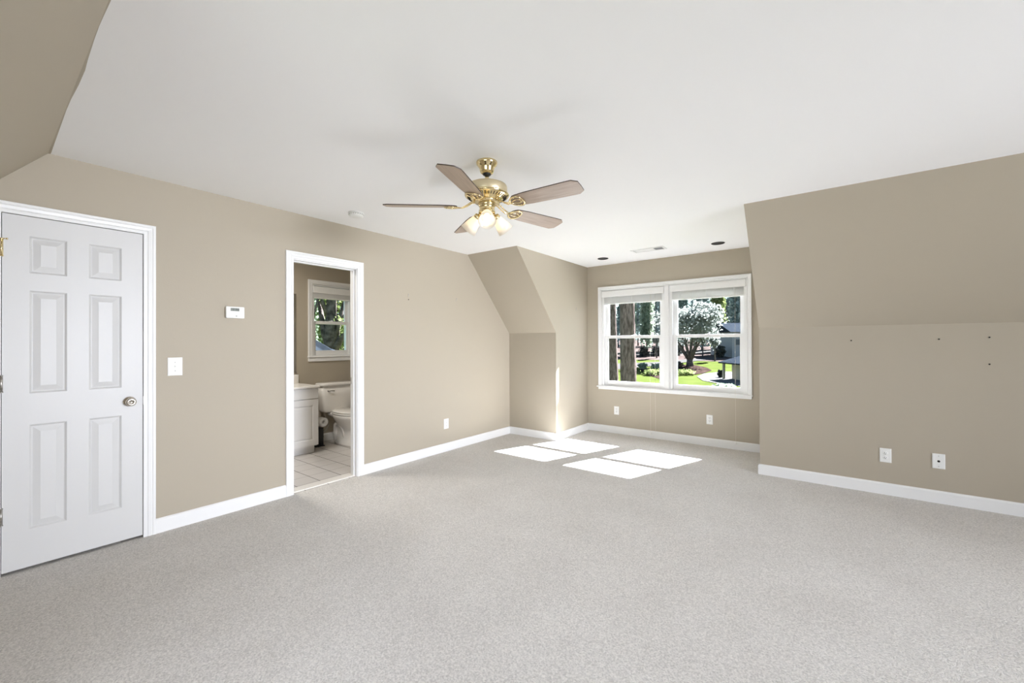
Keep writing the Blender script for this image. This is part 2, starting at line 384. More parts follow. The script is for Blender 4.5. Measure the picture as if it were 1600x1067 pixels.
# door casings (moulded, mitred at the head)
CASE = [(0, 0), (0, 0.011), (0.004, 0.013), (0.016, 0.013), (0.020, 0.010), (0.026, 0.015), (0.040, 0.017), (0.046, 0.014), (0.050, 0.018), (CW - 0.003, 0.018), (CW, 0.016), (CW, 0)]
def casing(name, T, a0, a1, top, label, bottom=0.0, prof=CASE):
    mb = MB(T); vs = []; n = len(prof)
    for u, d in prof: vs += [(a0 - u, d, bottom), (a0 - u, d, top + u), (a1 + u, d, top + u), (a1 + u, d, bottom)]
    fs = []
    for i in range(n - 1):
        for j in range(3): fs.append((i*4+j, i*4+j+1, (i+1)*4+j+1, (i+1)*4+j))
    for j in (0, 3): fs.append(tuple(i*4+j for i in range(n)))
    mb.add(vs, fs)
    return struct(mb.build(name, M['trim']), label, 'trim')
LW0 = LW(0, 0)
casing('trim_1', LW0, D1[0] - 0.003, D1[1] + 0.003, D1[2] + 0.003, 'white moulded casing around the closet door')
casing('trim_2', LW0, D2[0] + 0.006, D2[1] - 0.006, D2[2] - 0.004, 'white moulded casing around the bathroom doorway')
# door jambs
j = MB()
j.box(XL - T1, XL + 0.001, D2[0], D2[0] + 0.012, 0, D2[2]); j.box(XL - T1, XL + 0.001, D2[1] - 0.012, D2[1], 0, D2[2]); j.box(XL - T1, XL + 0.001, D2[0], D2[1], D2[2] - 0.012, D2[2])
for y0, y1 in ((D2[0] + 0.012, D2[0] + 0.022), (D2[1] - 0.022, D2[1] - 0.012)): j.box(XL - 0.075, XL - 0.04, y0, y1, 0, D2[2] - 0.012)
j.box(XL - 0.075, XL - 0.04, D2[0], D2[1], D2[2] - 0.022, D2[2] - 0.012)
jo = struct(j.build('trim_3', M['trim'], bevel=0.002), 'white door jamb lining the bathroom doorway', 'trim')
MB().box(XL - 0.100, XL - 0.074, D2[1] - 0.0145, D2[1] - 0.0122, 0.90, 0.965).build('strike_plate', M['steel'], jo)
struct(MB().box(XL - T1 - 0.03, XL - 0.03, D2[0] + 0.012, D2[1] - 0.012, -0.002, 0.008).build('trim_4', M['marble'], bevel=0.003), 'pale threshold strip between carpet and bathroom tile', 'threshold')
w = MB(); w.box(XL - 0.75, XL - 0.70, -0.3, 0.5, 0, H); w.box(XL - 0.7, XL - T1, -0.3, -0.25, 0, H); w.box(XL - 0.75, XL - T1, 0.5, 0.6, 0, H)
struct(w.build('wall_closet', M['wall']))
struct(MB().box(XL - 0.75, XL, -0.3, 0.6, -0.06, -0.001).build('floor_closet', M['carpet']))
j = MB()  # near-black strips and sheet stand in for shade behind the closet door
j.box(XL - T1, XL - 0.05, D1[0] - 0.006, D1[0] - 0.003, 0, D1[2]); j.box(XL - T1, XL - 0.05, D1[1] + 0.003, D1[1] + 0.004, 0, D1[2])
j.box(XL - T1, XL - 0.105, D1[0] - 0.006, D1[1] + 0.004, 0, D1[2] + 0.004)
struct(j.build('door_gap_shade', M['dark']), 'dark lining coloured as the shade in the gap behind the closet door', 'trim')

# closet door: six raised panels
def panel_door(name, T, y0, y1, z0, z1, d, th, cols, rows, mtl, parent=None, inset=0.010, field=0.034, deep=0.009):
    mb = MB(T); ys = [y0] + [v for c_ in cols for v in c_] + [y1]; zs = [z0] + [v for r_ in rows for v in r_] + [z1]
    for a in range(len(ys) - 1):
        for b_ in range(len(zs) - 1):
            A, B, C_, D_ = ys[a], ys[a+1], zs[b_], zs[b_+1]
            if a % 2 and b_ % 2:
                rings = []
                for off, dd in ((0, d), (inset, d - deep), (inset + 0.004, d - deep), (inset + field, d - 0.0015)):
                    rings.append([(A+off, dd, C_+off), (B-off, dd, C_+off), (B-off, dd, D_-off), (A+off, dd, D_-off)])
                vs = [p for r_ in rings for p in r_]; fs = [(12, 13, 14, 15)]
                for i in range(3):
                    for q in range(4): fs.append((i*4+q, i*4+(q+1) % 4, (i+1)*4+(q+1) % 4, (i+1)*4+q))
                mb.add(vs, fs)
            else: mb.add([(A, d, C_), (B, d, C_), (B, d, D_), (A, d, D_)], [(0, 1, 2, 3)])
    mb.add([(y0, d, z0), (y1, d, z0), (y1, d, z1), (y0, d, z1), (y0, d-th, z0), (y1, d-th, z0), (y1, d-th, z1), (y0, d-th, z1)],
           [(0, 1, 5, 4), (1, 2, 6, 5), (2, 3, 7, 6), (3, 0, 4, 7), (4, 5, 6, 7)])
    return mb.build(name, mtl, parent)
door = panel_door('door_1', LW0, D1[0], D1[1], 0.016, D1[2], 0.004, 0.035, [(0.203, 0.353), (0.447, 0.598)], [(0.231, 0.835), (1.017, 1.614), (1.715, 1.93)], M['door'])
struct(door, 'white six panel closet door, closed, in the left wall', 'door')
for i, (z, mm) in enumerate(((1.845, 'brass'), (1.08, 'steel'), (0.335, 'steel'))):
    h = MB(LW(D1[0] - 0.002, z)); h.tube([(0, 0.010, -0.045), (0, 0.010, 0.045)], 0.0065, 12); h.tube([(0, 0.010, 0.045), (0, 0.010, 0.049)], 0.0085, 12); h.tube([(0, 0.010, -0.049), (0, 0.010, -0.045)], 0.0085, 12)
    h.box(0.002, 0.007, 0.004, 0.006, -0.044, 0.044)
    for q in (-0.015, 0.015): h.tube([(0, 0.010, q - 0.001), (0, 0.010, q + 0.001)], 0.0072, 12)
    ho = h.build('hinge', M[mm], door)
    if i == 0:
        k_ = MB(LW(D1[0] - 0.002, z)); k_.tube([(0, 0.011, 0.049), (0, 0.011, 0.054)], 0.009, 12); k_.tube([(0.0, 0.011, 0.052), (0.018, 0.018, 0.052)], 0.0025, 8); k_.tube([(0.018, 0.018, 0.052), (0.022, 0.020, 0.052)], 0.005, 10)
        k_.build('hinge_stop', M['brass'], ho); ho['label'] = 'brass hinge with a small door stop'
RX = Matrix.Rotation(-PI / 2, 4, 'X')        # local z -> out of the wall
kn = MB(LW(0.636, 0.922, 0.004) @ RX); kn.lathe([(0.033, 0), (0.033, 0.003), (0.029, 0.008), (0.016, 0.011), (0.012, 0.014), (0.011, 0.030), (0.018, 0.034), (0.026, 0.042), (0.0275, 0.052), (0.024, 0.062), (0.013, 0.066), (0.012, 0.063), (0, 0.063)], 32)
kn.build('knob', M['nickel'], door)['label'] = 'satin nickel door knob'
lp = MB(LW(D1[1] + 0.002, 0.922)); lp.box(0, 0.004, 0.003, 0.0125, -0.028, 0.028); lp.build('latch_plate', M['steel'], door)

# ------------------------------------------------------------------ windows
def frame_ring(mb, u0, u1, z0, z1, d0, d1, l_, r_, b_, t_):
    mb.box(u0, u0 + l_, d0, d1, z0, z1); mb.box(u1 - r_, u1, d0, d1, z0, z1)
    mb.box(u0 + l_, u1 - r_, d0, d1, z0, z0 + b_); mb.box(u0 + l_, u1 - r_, d0, d1, z1 - t_, z1)
def hung_window(root, T, units, z0, z1, stile, zmid):
    """double-hung sashes in each unit (u0,u1); depth y is negative into the wall"""
    for u0, u1 in units:
        jb = MB(T); frame_ring(jb, u0, u1, z0, z1, -0.15, -0.004, 0.03, 0.03, 0.012, 0.02)
        jb.box(u0 + 0.03, u0 + 0.036, -0.066, -0.062, z0, z1); jb.box(u1 - 0.036, u1 - 0.03, -0.066, -0.062, z0, z1)
        jb.build('window_jamb', M['trim'], root)
        a, b_ = u0 + 0.03, u1 - 0.03
        lo = MB(T); frame_ring(lo, a, b_, z0 + 0.012, zmid + 0.02, -0.061, -0.032, stile[0], stile[1], 0.066, 0.040)
        lo = lo.build('lower_sash', M['trim'], root, bevel=0.003)
        MB(T).box(a + stile[0] - 0.004, b_ - stile[1] + 0.004, -0.049, -0.045, z0 + 0.074, zmid - 0.016).build('pane', M['glass'], lo)
        up = MB(T); frame_ring(up, a, b_, zmid - 0.02, z1 - 0.02, -0.100, -0.071, stile[0], stile[1], 0.040, 0.05)
        up = up.build('upper_sash', M['trim'], root, bevel=0.003)
        MB(T).box(a + stile[0] - 0.004, b_ - stile[1] + 0.004, -0.088, -0.084, zmid + 0.016, z1 - 0.066).build('pane', M['glass'], up)
        lk = MB(T @ Matrix.Translation(((a + b_) / 2, -0.05, zmid + 0.02))); lk.box(-0.025, 0.025, -0.008, 0.008, 0, 0.006); lk.tube([(0, 0, 0.006), (0.03, 0.004, 0.011)], 0.005, 8)
        lk.build('sash_lock', M['trim'], lo)
WCASE = [(0, 0), (0, 0.012), (0.010, 0.014), (0.014, 0.010), (0.022, 0.016), (0.045, 0.019), (0.052, 0.019), (0.055, 0.016), (0.055, 0)]
win = struct(empty('window_1', (-1.73, YW, WZ0)), 'white double window of two double-hung units in the alcove', 'window')
T = WW(0, 0)
def case_part(name, T, a0, a1, top, bottom, root, prof):
    mb = MB(T); vs = []; n = len(prof)
    for u, d in prof: vs += [(a0 - u, d, bottom), (a0 - u, d, top + u), (a1 + u, d, top + u), (a1 + u, d, bottom)]
    fs = [(i*4+j_, i*4+j_+1, (i+1)*4+j_+1, (i+1)*4+j_) for i in range(n - 1) for j_ in range(3)] + [tuple(i*4+j_ for i in range(n)) for j_ in (0, 3)]
    return mb.add(vs, fs).build(name, M['trim'], root)
case_part('window_casing', T, WX0, WX1, WZ1 - 0.002, WZ0, win, WCASE)
mu = MB(T); mu.box(-1.765, -1.693, -0.15, 0.004, WZ0, WZ1); mu.box(-1.755, -1.703, 0.004, 0.014, WZ0, WZ1); mu.build('mullion', M['trim'], win, bevel=0.003)
hung_window(win, T, [(WX0, -1.765), (-1.693, WX1)], WZ0, WZ1, (0.052, 0.048), 1.385)
st = MB(T); st.box(-2.745, -0.735, -0.05, 0.032, 0.654, 0.672); st.build('window_stool', M['trim'], win, bevel=0.005)
ap = MB(T); ap.box(-2.722, -0.744, 0, 0.016, 0.622, 0.654); ap.build('window_apron', M['trim'], win, bevel=0.003)
# blinds, drawn right up
def blind(T, u0, u1, zt, zv, zb, cords, name, label, drop):
    r = thing(name, T @ Vector(((u0 + u1) / 2, 0, zb)), label, 'blind', 'window blinds')
    v = MB(T); v.box(u0, u1, 0.004, 0.014, zv, zt); v.box(u0, u0 + 0.008, -0.03, 0.004, zv, zt); v.box(u1 - 0.008, u1, -0.03, 0.004, zv, zt)
    v.build('valance', M['blind'], r, bevel=0.002)
    MB(T).box(u0 + 0.012, u1 - 0.012, -0.048, 0.0, zv + 0.02, zt - 0.012).build('headrail', M['blind'], r)
    s = MB(T); nsl = 16; z_ = zb + 0.018
    for q in range(nsl):
        zz = z_ + (zv + 0.02 - z_) * q / nsl; s.box(u0 + 0.010, u1 - 0.010, -0.046 + 0.001 * (q % 2), -0.002, zz, zz + 0.0032)
    s.build('slat_stack', M['blind'], r)
    MB(T).box(u0 + 0.010, u1 - 0.010, -0.048, -0.002, zb, zb + 0.016).build('bottom_rail', M['blind'], r, bevel=0.003)
    for q in (0.15, 0.5, 0.85):
        uu = u0 + (u1 - u0) * q; MB(T).box(uu - 0.003, uu + 0.003, -0.0015, 0.0005, zb, zv + 0.01).build('ladder_tape', M['blind'], r)
    for cu, zlow, dd in cords:
        t = MB(T); t.tube([(cu, 0.006, zv + 0.02), (cu, 0.02, zv - 0.1), (cu, 0.042, 0.70), (cu + 0.003, 0.040, zlow + 0.25), (cu, dd, zlow)], 0.0010, 8)
        co = t.build('pull_cord', M['cord'], r)
        if drop and cu != -1.878:
            k_ = MB(T @ Matrix.Translation((cu, dd, zlow)) @ Matrix.Diagonal((1.5, 1.0, 1.3, 1) if cu < -1.5 else (1, 1, 1, 1))); k_.lathe([(0.002, 0), (0.006, -0.004), (0.009, -0.018), (0.010, -0.030), (0.004, -0.034), (0, -0.034)], 14)
            k_.build('cord_tassel', M['plastic'], co)
    return r
b1 = blind(T, -2.664, -1.770, 2.053, 1.963, 1.862, [(-1.945, 0.09, 0.026), (-1.878, 0.09, 0.026)], 'window_blind', 'raised white blind over the left window unit', True)
b2 = blind(T, -1.688, -0.800, 2.058, 1.972, 1.862, [(-0.914, 0.10, 0.026)], 'window_blind', 'raised white blind over the right window unit', True)

# ------------------------------------------------------------------ wall plates
def plate(T, hw=0.0375, hh=0.0595):
    vs = []; 
    for hw_, hh_, d in ((hw, hh, 0), (hw, hh, 0.003), (hw - 0.004, hh - 0.004, 0.006)): vs += [(-hw_, d, -hh_), (hw_, d, -hh_), (hw_, d, hh_), (-hw_, d, hh_)]
    return MB(T).add(vs, [(8, 9, 10, 11)] + [(i*4+q, i*4+(q+1) % 4, (i+1)*4+(q+1) % 4, (i+1)*4+q) for i in range(2) for q in range(4)])
def screw(T, x, z): return MB(T @ Matrix.Translation((x, 0.006, z)) @ RX).lathe([(0.0032, 0), (0.0030, 0.0012), (0, 0.0016)], 12)
def outlet(T, label):
    r = thing('wall_outlet', T.translation, label, 'outlet', 'duplex wall outlets')
    plate(T).build('cover_plate', M['plastic'], r)
    for s_ in (-1, 1):
        g = MB(T @ Matrix.Translation((0, 0.006, s_ * 0.0195)) @ RX @ Matrix.Diagonal((1.0, 0.86, 1, 1)))
        g.lathe([(0.0165, 0), (0.0165, 0.0015), (0.0155, 0.0022), (0, 0.0022)], 24); rc = g.build('receptacle', M['plastic'], r)
        q = MB(T @ Matrix.Translation((0, 0.0082, s_ * 0.0195)))
        q.box(-0.0075, -0.005, 0, 0.0006, -0.001, 0.008); q.box(0.005, 0.0075, 0, 0.0006, 0.000, 0.007); q.box(-0.0025, 0.0025, 0, 0.0006, -0.009, -0.0045)
        q.build('slot', M['dark'], rc)
    screw(T, 0, 0).build('screw', M['plastic'], r)
    return r
outlet(LW(3.492, 0.330), 'white wall outlet low on the left wall, past the bathroom doorway')
outlet(WW(-2.446, 0.328), 'white wall outlet under the left half of the window')
outlet(WW(-1.210, 0.330), 'white wall outlet under the right half of the window')
outlet(KW(0.366, 0.332), 'white wall outlet on the right knee wall beside the jack plate')
T = KW(0.685, 0.336); jk = thing('jack_plate', T.translation, 'white wall plate with one small dark jack, right of the outlet', 'wall plate')
plate(T).build('cover_plate', M['plastic'], jk)
MB(T @ Matrix.Translation((0, 0.006, 0)) @ RX).lathe([(0.0085, 0), (0.0085, 0.002), (0.0075, 0.003), (0.004, 0.003), (0, 0.003)], 18).build('jack', M['dark'], jk)
for z in (-0.042, 0.042): screw(T, 0, z).build('screw', M['steel'], jk)
T = LW(0.878, 1.142); sw = thing('light_switch', T.translation, 'white toggle light switch between the closet door and the bathroom', 'light switch')
plate(T, 0.042, 0.064).build('cover_plate', M['plastic'], sw)
tg = MB(T); tg.box(-0.006, 0.006, 0.006, 0.0075, -0.013, 0.013); tg.add([(-0.0045, 0.007, -0.006), (0.0045, 0.007, -0.006), (0.0045, 0.007, 0.006), (-0.0045, 0.007, 0.006), (-0.0035, 0.018, 0.005), (0.0035, 0.018, 0.005), (0.0035, 0.018, 0.011), (-0.0035, 0.018, 0.011)], [(0,1,2,3),(4,5,6,7),(0,1,5,4),(1,2,6,5),(2,3,7,6),(3,0,4,7)])
tg.build('toggle', M['plastic'], sw)
for z in (-0.030, 0.030): screw(T, 0, z).build('screw', M['steel'], sw)
# thermostat
T = LW(1.246, 1.545); th = thing('thermostat', T.translation, 'small white programmable thermostat on the left wall above the switch', 'thermostat')
MB(T).box(-0.058, 0.058, 0, 0.006, -0.040, 0.040).build('back_plate', M['plastic'], th, bevel=0.002)
MB(T).box(-0.063, 0.063, 0.006, 0.030, -0.045, 0.045).build('case', M['plastic'], th, bevel=0.006, seg=3)
sc = MB(T).box(-0.034, 0.026, 0.0295, 0.0308, 0.010, 0.034).build('screen', M['lcd'], th)
dg = MB(T)
SEG = {0: 'abcdef', 1: 'bc', 2: 'abged', 3: 'abgcd', 7: 'abc', 8: 'abcdefg'}
def digit(mb, x, z, d, w_=0.008, h_=0.014, t_=0.0014, dep=0.0308):
    R_ = {'a': (x, x+w_, z+h_-t_, z+h_), 'g': (x, x+w_, z+h_/2-t_/2, z+h_/2+t_/2), 'd': (x, x+w_, z, z+t_), 'f': (x, x+t_, z+h_/2, z+h_), 'e': (x, x+t_, z, z+h_/2), 'b': (x+w_-t_, x+w_, z+h_/2, z+h_), 'c': (x+w_-t_, x+w_, z, z+h_/2)}
    for s_ in SEG[d]: a, b_, c_, d_ = R_[s_]; mb.box(a, b_, dep, dep + 0.0005, c_, d_)
for i, d in enumerate((1, 2, 3, 8)): digit(dg, -0.031 + 0.0135 * i + (0.003 if i > 1 else 0), 0.015, d)
dg.build('display_digits', M['dark'], sc)
for x, z in ((0.040, 0.027), (0.040, 0.015), (-0.028, -0.028), (-0.016, -0.028), (0.006, -0.028)):
    MB(T @ Matrix.Translation((x, 0.030, z))).box(-0.005, 0.005, 0, 0.0015, -0.003, 0.003).build('button', M['lcd'] if z < 0 and x > 0 else M['plastic'], th, bevel=0.001)

# small leftovers in the walls
def nail(T, name, label, hook=False):
    g = MB(T @ RX); g.lathe([(0.0035, -0.004), (0.0035, 0.004), (0.0055, 0.0045), (0.0050, 0.007), (0, 0.0075)], 12)
    if hook: g2 = MB(T); g.T = T; g.box(-0.004, 0.004, 0, 0.0025, -0.03, -0.008)
    return tag(g.build(name, M['steel'] if hook else M['dark']), label, 'nail', 'nails left in the walls')
nail(LW(2.931, 1.846), 'nail', 'upper of the two nails nearest the bathroom doorway on the left wall', True)
nail(LW(2.931, 1.785), 'nail', 'lower of the two nails nearest the bathroom doorway on the left wall')
nail(LW(3.672, 1.858), 'nail', 'nail high on the left wall near the sloped corner', True)
nail(wall_frame((XC, 5.3, 1.80), (0, 1, 0), (1, 0, 0)), 'nail', 'small nail high on the cheek wall left of the window', True)
nail(KW(0.146, 1.311), 'nail', 'nail under the slope nearest the alcove on the right knee wall')
nail(KW(0.693, 1.318), 'nail', 'largest dark nail under the slope in the middle of the right knee wall')
nail(KW(0.965, 1.330), 'nail', 'upper of two nails near the right edge of the picture')
nail(KW(0.964, 1.124), 'nail', 'lower of two nails near the right edge of the picture')

# ------------------------------------------------------------------ ceiling fittings
def down(x, y, z=H): return Matrix.Translation((x, y, z)) @ Matrix.Rotation(PI, 4, 'X')   # local z points down
sd = thing('smoke_detector', (-3.275, 2.04, H), 'round white smoke detector on the ceiling by the bathroom doorway', 'smoke detector')
T = down(-3.275, 2.04)
MB(T).lathe([(0.066, 0), (0.066, 0.009), (0.062, 0.011), (0.057, 0.012)], 36).build('base', M['plastic'], sd)
MB(T).lathe([(0.060, 0.012), (0.061, 0.022), (0.056, 0.031), (0.044, 0.036), (0, 0.038)], 36).build('cover', M['plastic'], sd)
g = MB(T)
for i in range(20):
    a = 2 * PI * i / 20; g.tube([(0.0605 * math.cos(a), 0.0605 * math.sin(a), 0.014), (0.0605 * math.cos(a), 0.0605 * math.sin(a), 0.021)], 0.002, 6)
g.build('vent_slots', M['lcd'], sd)
for x, y, lab in ((-2.430, 5.188, 'black recessed ceiling light at the left of the alcove'), (-1.017, 5.213, 'black recessed ceiling light at the right of the alcove')):
    r = thing('recessed_light', (x, y, H), lab, 'ceiling light', 'recessed alcove lights'); T = down(x, y)
    MB(T).lathe([(0.072, 0), (0.072, 0.003), (0.066, 0.006), (0.062, 0.005), (0.060, 0.001)], 32, cap=False).build('trim_ring', M['black'], r)
    MB(T).lathe([(0.061, 0.0015), (0.045, 0.001), (0, 0.0008)], 32).build('baffle', M['black'], r)
vt = thing('ceiling_vent', (-1.76, 5.035, H), 'white ceiling air register between the two recessed lights', 'air vent')
VX0, VX1, VY0, VY1 = -1.955, -1.560, 4.955, 5.120
g = MB(); frame_ring2 = lambda q, x0, x1, y0, y1, z0, z1, b_: (q.box(x0, x0+b_, y0, y1, z0, z1), q.box(x1-b_, x1, y0, y1, z0, z1), q.box(x0+b_, x1-b_, y0, y0+b_, z0, z1), q.box(x0+b_, x1-b_, y1-b_, y1, z0, z1))
frame_ring2(g, VX0, VX1, VY0, VY1, H - 0.007, H, 0.022); g.box(-1.70, -1.69, VY0, VY1, H - 0.006, H - 0.001)
g.build('frame', M['vent_white'], vt, bevel=0.002)
MB().box(VX0 + 0.02, VX1 - 0.02, VY0 + 0.02, VY1 - 0.02, H - 0.0012, H - 0.0004).build('duct_opening', M['vent_grey'], vt)
for i in range(12):
    x = VX0 + 0.032 + i * 0.0195
    g = MB().add([(x, VY0+0.022, H-0.006), (x, VY1-0.022, H-0.006), (x+0.017, VY1-0.022, H-0.0015), (x+0.017, VY0+0.022, H-0.0015)], [(0,1,2,3)]); g.build('louver', M['vent_white'], vt)
for i in range(6):
    x = -1.684 + i * 0.0175
    g = MB().add([(x, VY0+0.022, H-0.0015), (x, VY1-0.022, H-0.0015), (x+0.009, VY1-0.022, H-0.006), (x+0.009, VY0+0.022, H-0.006)], [(0,1,2,3)]); g.build('louver', M['vent_white'], vt)

# ------------------------------------------------------------------ ceiling fan
FX, FY = -1.711, 1.975
fan = thing('ceiling_fan', (FX, FY, H), 'brass ceiling fan with five pale wood blades and three lit shades', 'ceiling fan')
C0 = Matrix.Translation((FX, FY, 0))
MB(C0).lathe([(0.066, H), (0.067, H-0.008), (0.064, H-0.018), (0.053, H-0.030), (0.047, H-0.040), (0.044, H-0.058), (0.040, H-0.068), (0.030, H-0.074), (0.016, H-0.076)], 40).build('canopy', M['brass'], fan)
MB(C0).lathe([(0.0125, H-0.075), (0.0125, 2.296)], 20).build('downrod', M['brass'], fan)
MB(C0).lathe([(0.027, H-0.070), (0.026, H-0.080), (0.018, H-0.086), (0.0, H-0.087)], 20).build('rod_collar', M['black'], fan)
hs = MB(C0).lathe([(0.016, 2.306), (0.030, 2.304), (0.075, 2.300), (0.110, 2.294), (0.124, 2.287), (0.128, 2.279), (0.1285, 2.240), (0.126, 2.234)], 56).build('motor_housing', M['brass_satin'], fan)
MB(C0).lathe([(0.126, 2.238), (0.136, 2.235), (0.140, 2.229), (0.137, 2.222), (0.128, 2.218), (0.110, 2.210), (0.098, 2.204), (0.092, 2.200), (0.090, 2.194), (0.075, 2.191)], 56).build('housing_band', M['brass'], fan)
g = MB(C0)
for i in range(40):
    a = 2 * PI * i / 40; ca, sa = math.cos(a), math.sin(a)
    g.tube([(0.124 * ca, 0.124 * sa, 2.2155), (0.103 * ca, 0.103 * sa, 2.2062)], 0.0022, 6)
g.build('cooling_slots', M['dark'], fan)['label'] = 'dark cooling slots'
MB(C0).lathe([(0.076, 2.194), (0.076, 2.182), (0.050, 2.180)], 40).build('blade_hub', M['brass_satin'], fan)
MB(C0).lathe([(0.050, 2.184), (0.055, 2.178), (0.056, 2.166), (0.050, 2.158), (0.047, 2.148), (0.048, 2.132), (0.052, 2.126), (0.050, 2.118), (0.036, 2.112), (0.014, 2.108), (0.010, 2.098), (0, 2.096)], 40).build('switch_housing', M['brass'], fan)
BLZ = 2.157; PITCH = math.radians(12.5)
for i in range(5):
    ang = math.radians(4.7 + 72 * i)
    T = Matrix.Translation((FX, FY, BLZ)) @ Matrix.Rotation(ang, 4, 'Z') @ Matrix.Rotation(-PITCH, 4, 'X')
    # blade outline: rounded root, widening, clipped corners at the tip
    out = []
    for q in range(9):
        a = PI / 2 + PI * q / 8; out.append((0.232 + 0.045 * math.cos(a), 0.055 * math.sin(a)))
    out = [(0.30, 0.0615)] + out + [(0.30, -0.0615), (0.56, -0.0685), (0.604, -0.0685), (0.636, -0.045), (0.638, 0.0), (0.636, 0.045), (0.604, 0.0685), (0.56, 0.0685)]
    nb = len(out); mb = MB(T)
    vs = [(x, y, -0.003) for x, y in out] + [(x, y, 0.003) for x, y in out]
    mb.add(vs, [tuple(range(nb))], 0); 
    o_ = 0
    mb.f += [tuple(range(nb, 2*nb))] + [(q, (q+1) % nb, nb + (q+1) % nb, nb + q) for q in range(nb)]; mb.mi += [1] * (nb + 1); mb.sm += [False] * (nb + 1)
    bl = mb.build('blade', [M['blade'], M['blade_edge']], None)
    # keep the blade's own axes so its grain follows it
    bl.data.transform(Matrix.Translation(bl.location)); bl.data.transform(T.inverted()); bl.matrix_world = T
    bl.parent = fan; bl.matrix_parent_inverse = Matrix.Identity(4); bl.matrix_local = Matrix.Translation((-FX, -FY, -H)) @ T
    # blade iron: arm from the hub, open scroll loop under the blade root
    ir = MB(Matrix.Translation((FX, FY, BLZ)) @ Matrix.Rotation(ang, 4, 'Z')); tilt = Matrix.Rotation(-PITCH, 4, 'X')
    def P_(x, y, z): return tilt @ Vector((x, y, z))
    ir.tube([(0.060, 0.012, 0.030), (0.095, 0.013, 0.026), (0.125, 0.012, 0.006), P_(0.155, 0.010, -0.008), P_(0.185, 0.004, -0.009)], 0.0055, 8, flat=0.7)
    ir.tube([(0.060, -0.012, 0.030), (0.095, -0.013, 0.026), (0.125, -0.012, 0.006), P_(0.155, -0.010, -0.008), P_(0.185, -0.004, -0.009)], 0.0055, 8, flat=0.7)
    lp_ = []
    for q in range(28):
        t_ = 2 * PI * q / 28; lp_.append(P_(0.222 - 0.044 * math.cos(t_), 0.048 * math.sin(t_) * (1 - 0.25 * math.cos(t_)), -0.008))
    ir.tube(lp_, 0.006, 8, closed=True, flat=0.6)
    for s_ in (-1, 1):
        ir.tube([P_(0.180, 0, -0.008), P_(0.205, s_ * 0.012, -0.008), P_(0.235, s_ * 0.020, -0.008), P_(0.252, s_ * 0.010, -0.008), P_(0.244, 0, -0.008)], 0.0042, 8, flat=0.6)
    for x_, y_ in ((0.262, 0), (0.225, 0.044), (0.225, -0.044)):
        sc_ = MB(ir.T @ tilt @ Matrix.Translation((x_, y_, -0.010))); sc_.lathe([(0, -0.003), (0.005, -0.002), (0.006, 0.0), (0.006, 0.004)], 10)
        ir.v += sc_.v; b0 = len(ir.v) - len(sc_.v); ir.f += [tuple(k_ + b0 for k_ in f_) for f_ in sc_.f]; ir.mi += sc_.mi; ir.sm += sc_.sm
    ir.build('blade_iron', M['brass'], fan)
for i in range(3):
    ang = math.radians(-49 + 120 * i)
    T0 = Matrix.Translation((FX, FY, 2.122)) @ Matrix.Rotation(ang, 4, 'Z')
    ax = Vector((0.70, 0, -0.714)); ax.normalize()
    nk = Vector((0.058, 0, -0.012))
    T = T0 @ Matrix.Translation(nk) @ ax.to_track_quat('Z', 'Y').to_matrix().to_4x4()     # local z along the shade axis
    arm = MB(T0); arm.tube([(0.030, 0, 0.004), (0.048, 0, 0.001), (0.058, 0, -0.010)], 0.009, 10)
    armo = arm.build('light_arm', M['brass'], fan)
    sk = MB(T); sk.lathe([(0.0, -0.004), (0.020, -0.002), (0.026, 0.004), (0.027, 0.020), (0.024, 0.024)], 24); sk.build('socket_cup', M['brass'], armo)
    sh = MB(T); sh.lathe([(0.025, 0.018), (0.030, 0.030), (0.038, 0.055), (0.045, 0.085), (0.0535, 0.118), (0.0515, 0.1185), (0.043, 0.085), (0.036, 0.056), (0.028, 0.031), (0.023, 0.019)], 36, cap=False)
    sh.build('lamp_shade', M['shade'], fan)
    bu = MB(T); bu.lathe([(0.011, 0.024), (0.012, 0.046), (0.020, 0.060), (0.024, 0.075), (0.022, 0.088), (0.012, 0.097), (0, 0.099)], 24); bu.build('bulb', M['bulb'], fan)
g = MB(C0); g.tube([(0.03, -0.035, 2.116), (0.031, -0.037, 2.06)], 0.0012, 6); g.build('pull_chain', M['brass'], fan)

# ------------------------------------------------------------------ bathroom
struct(MB().box(XB, XL, 0.6, 3.7, -0.05, 0.0).build('floor_bath', M['tile']), 'pale square tiled bathroom floor', 'floor')
w = MB(); bz0, bz1, by0, by1 = 1.135, 2.092, 2.722, 3.290
w.box(XB - 0.15, XB, 0.5, by0, 0, H); w.box(XB - 0.15, XB, by1, 3.8, 0, H); w.box(XB - 0.15, XB, by0, by1, 0, bz0); w.box(XB - 0.15, XB, by0, by1, bz1, H)
struct(w.build('wall_bath_far', M['wall']), 'beige bathroom wall behind the toilet', 'wall')
struct(MB().box(XB, XL - T1, 0.5, 0.6, 0, H).build('wall_bath_left', M['wall']))
struct(MB().box(XB, XL - T1, 3.7, 3.8, 0, H).build('wall_bath_right', M['wall']))
struct(MB().box(XB - 0.15, XL, 0.5, 3.8, H, H + 0.1).build('ceiling_bath', M['ceiling']))
lamp('bathroom_fill', 'AREA', (-4.5, 1.7, H - 0.02), (0, 0, -1), 19.0, (1.0, 0.96, 0.90), shape='DISK', size=0.3)  # unseen fill lamp, added to brighten the bathroom
win2 = struct(empty('window_2', (XB, (by0 + by1) / 2, bz0)), 'white double-hung bathroom window above the toilet', 'window')
T = BW(0, 0)
case_part('window_casing', T, by0, by1, bz1 - 0.002, bz0, win2, WCASE)
hung_window(win2, T, [(by0, by1)], bz0, bz1, (0.035, 0.035), 1.588)
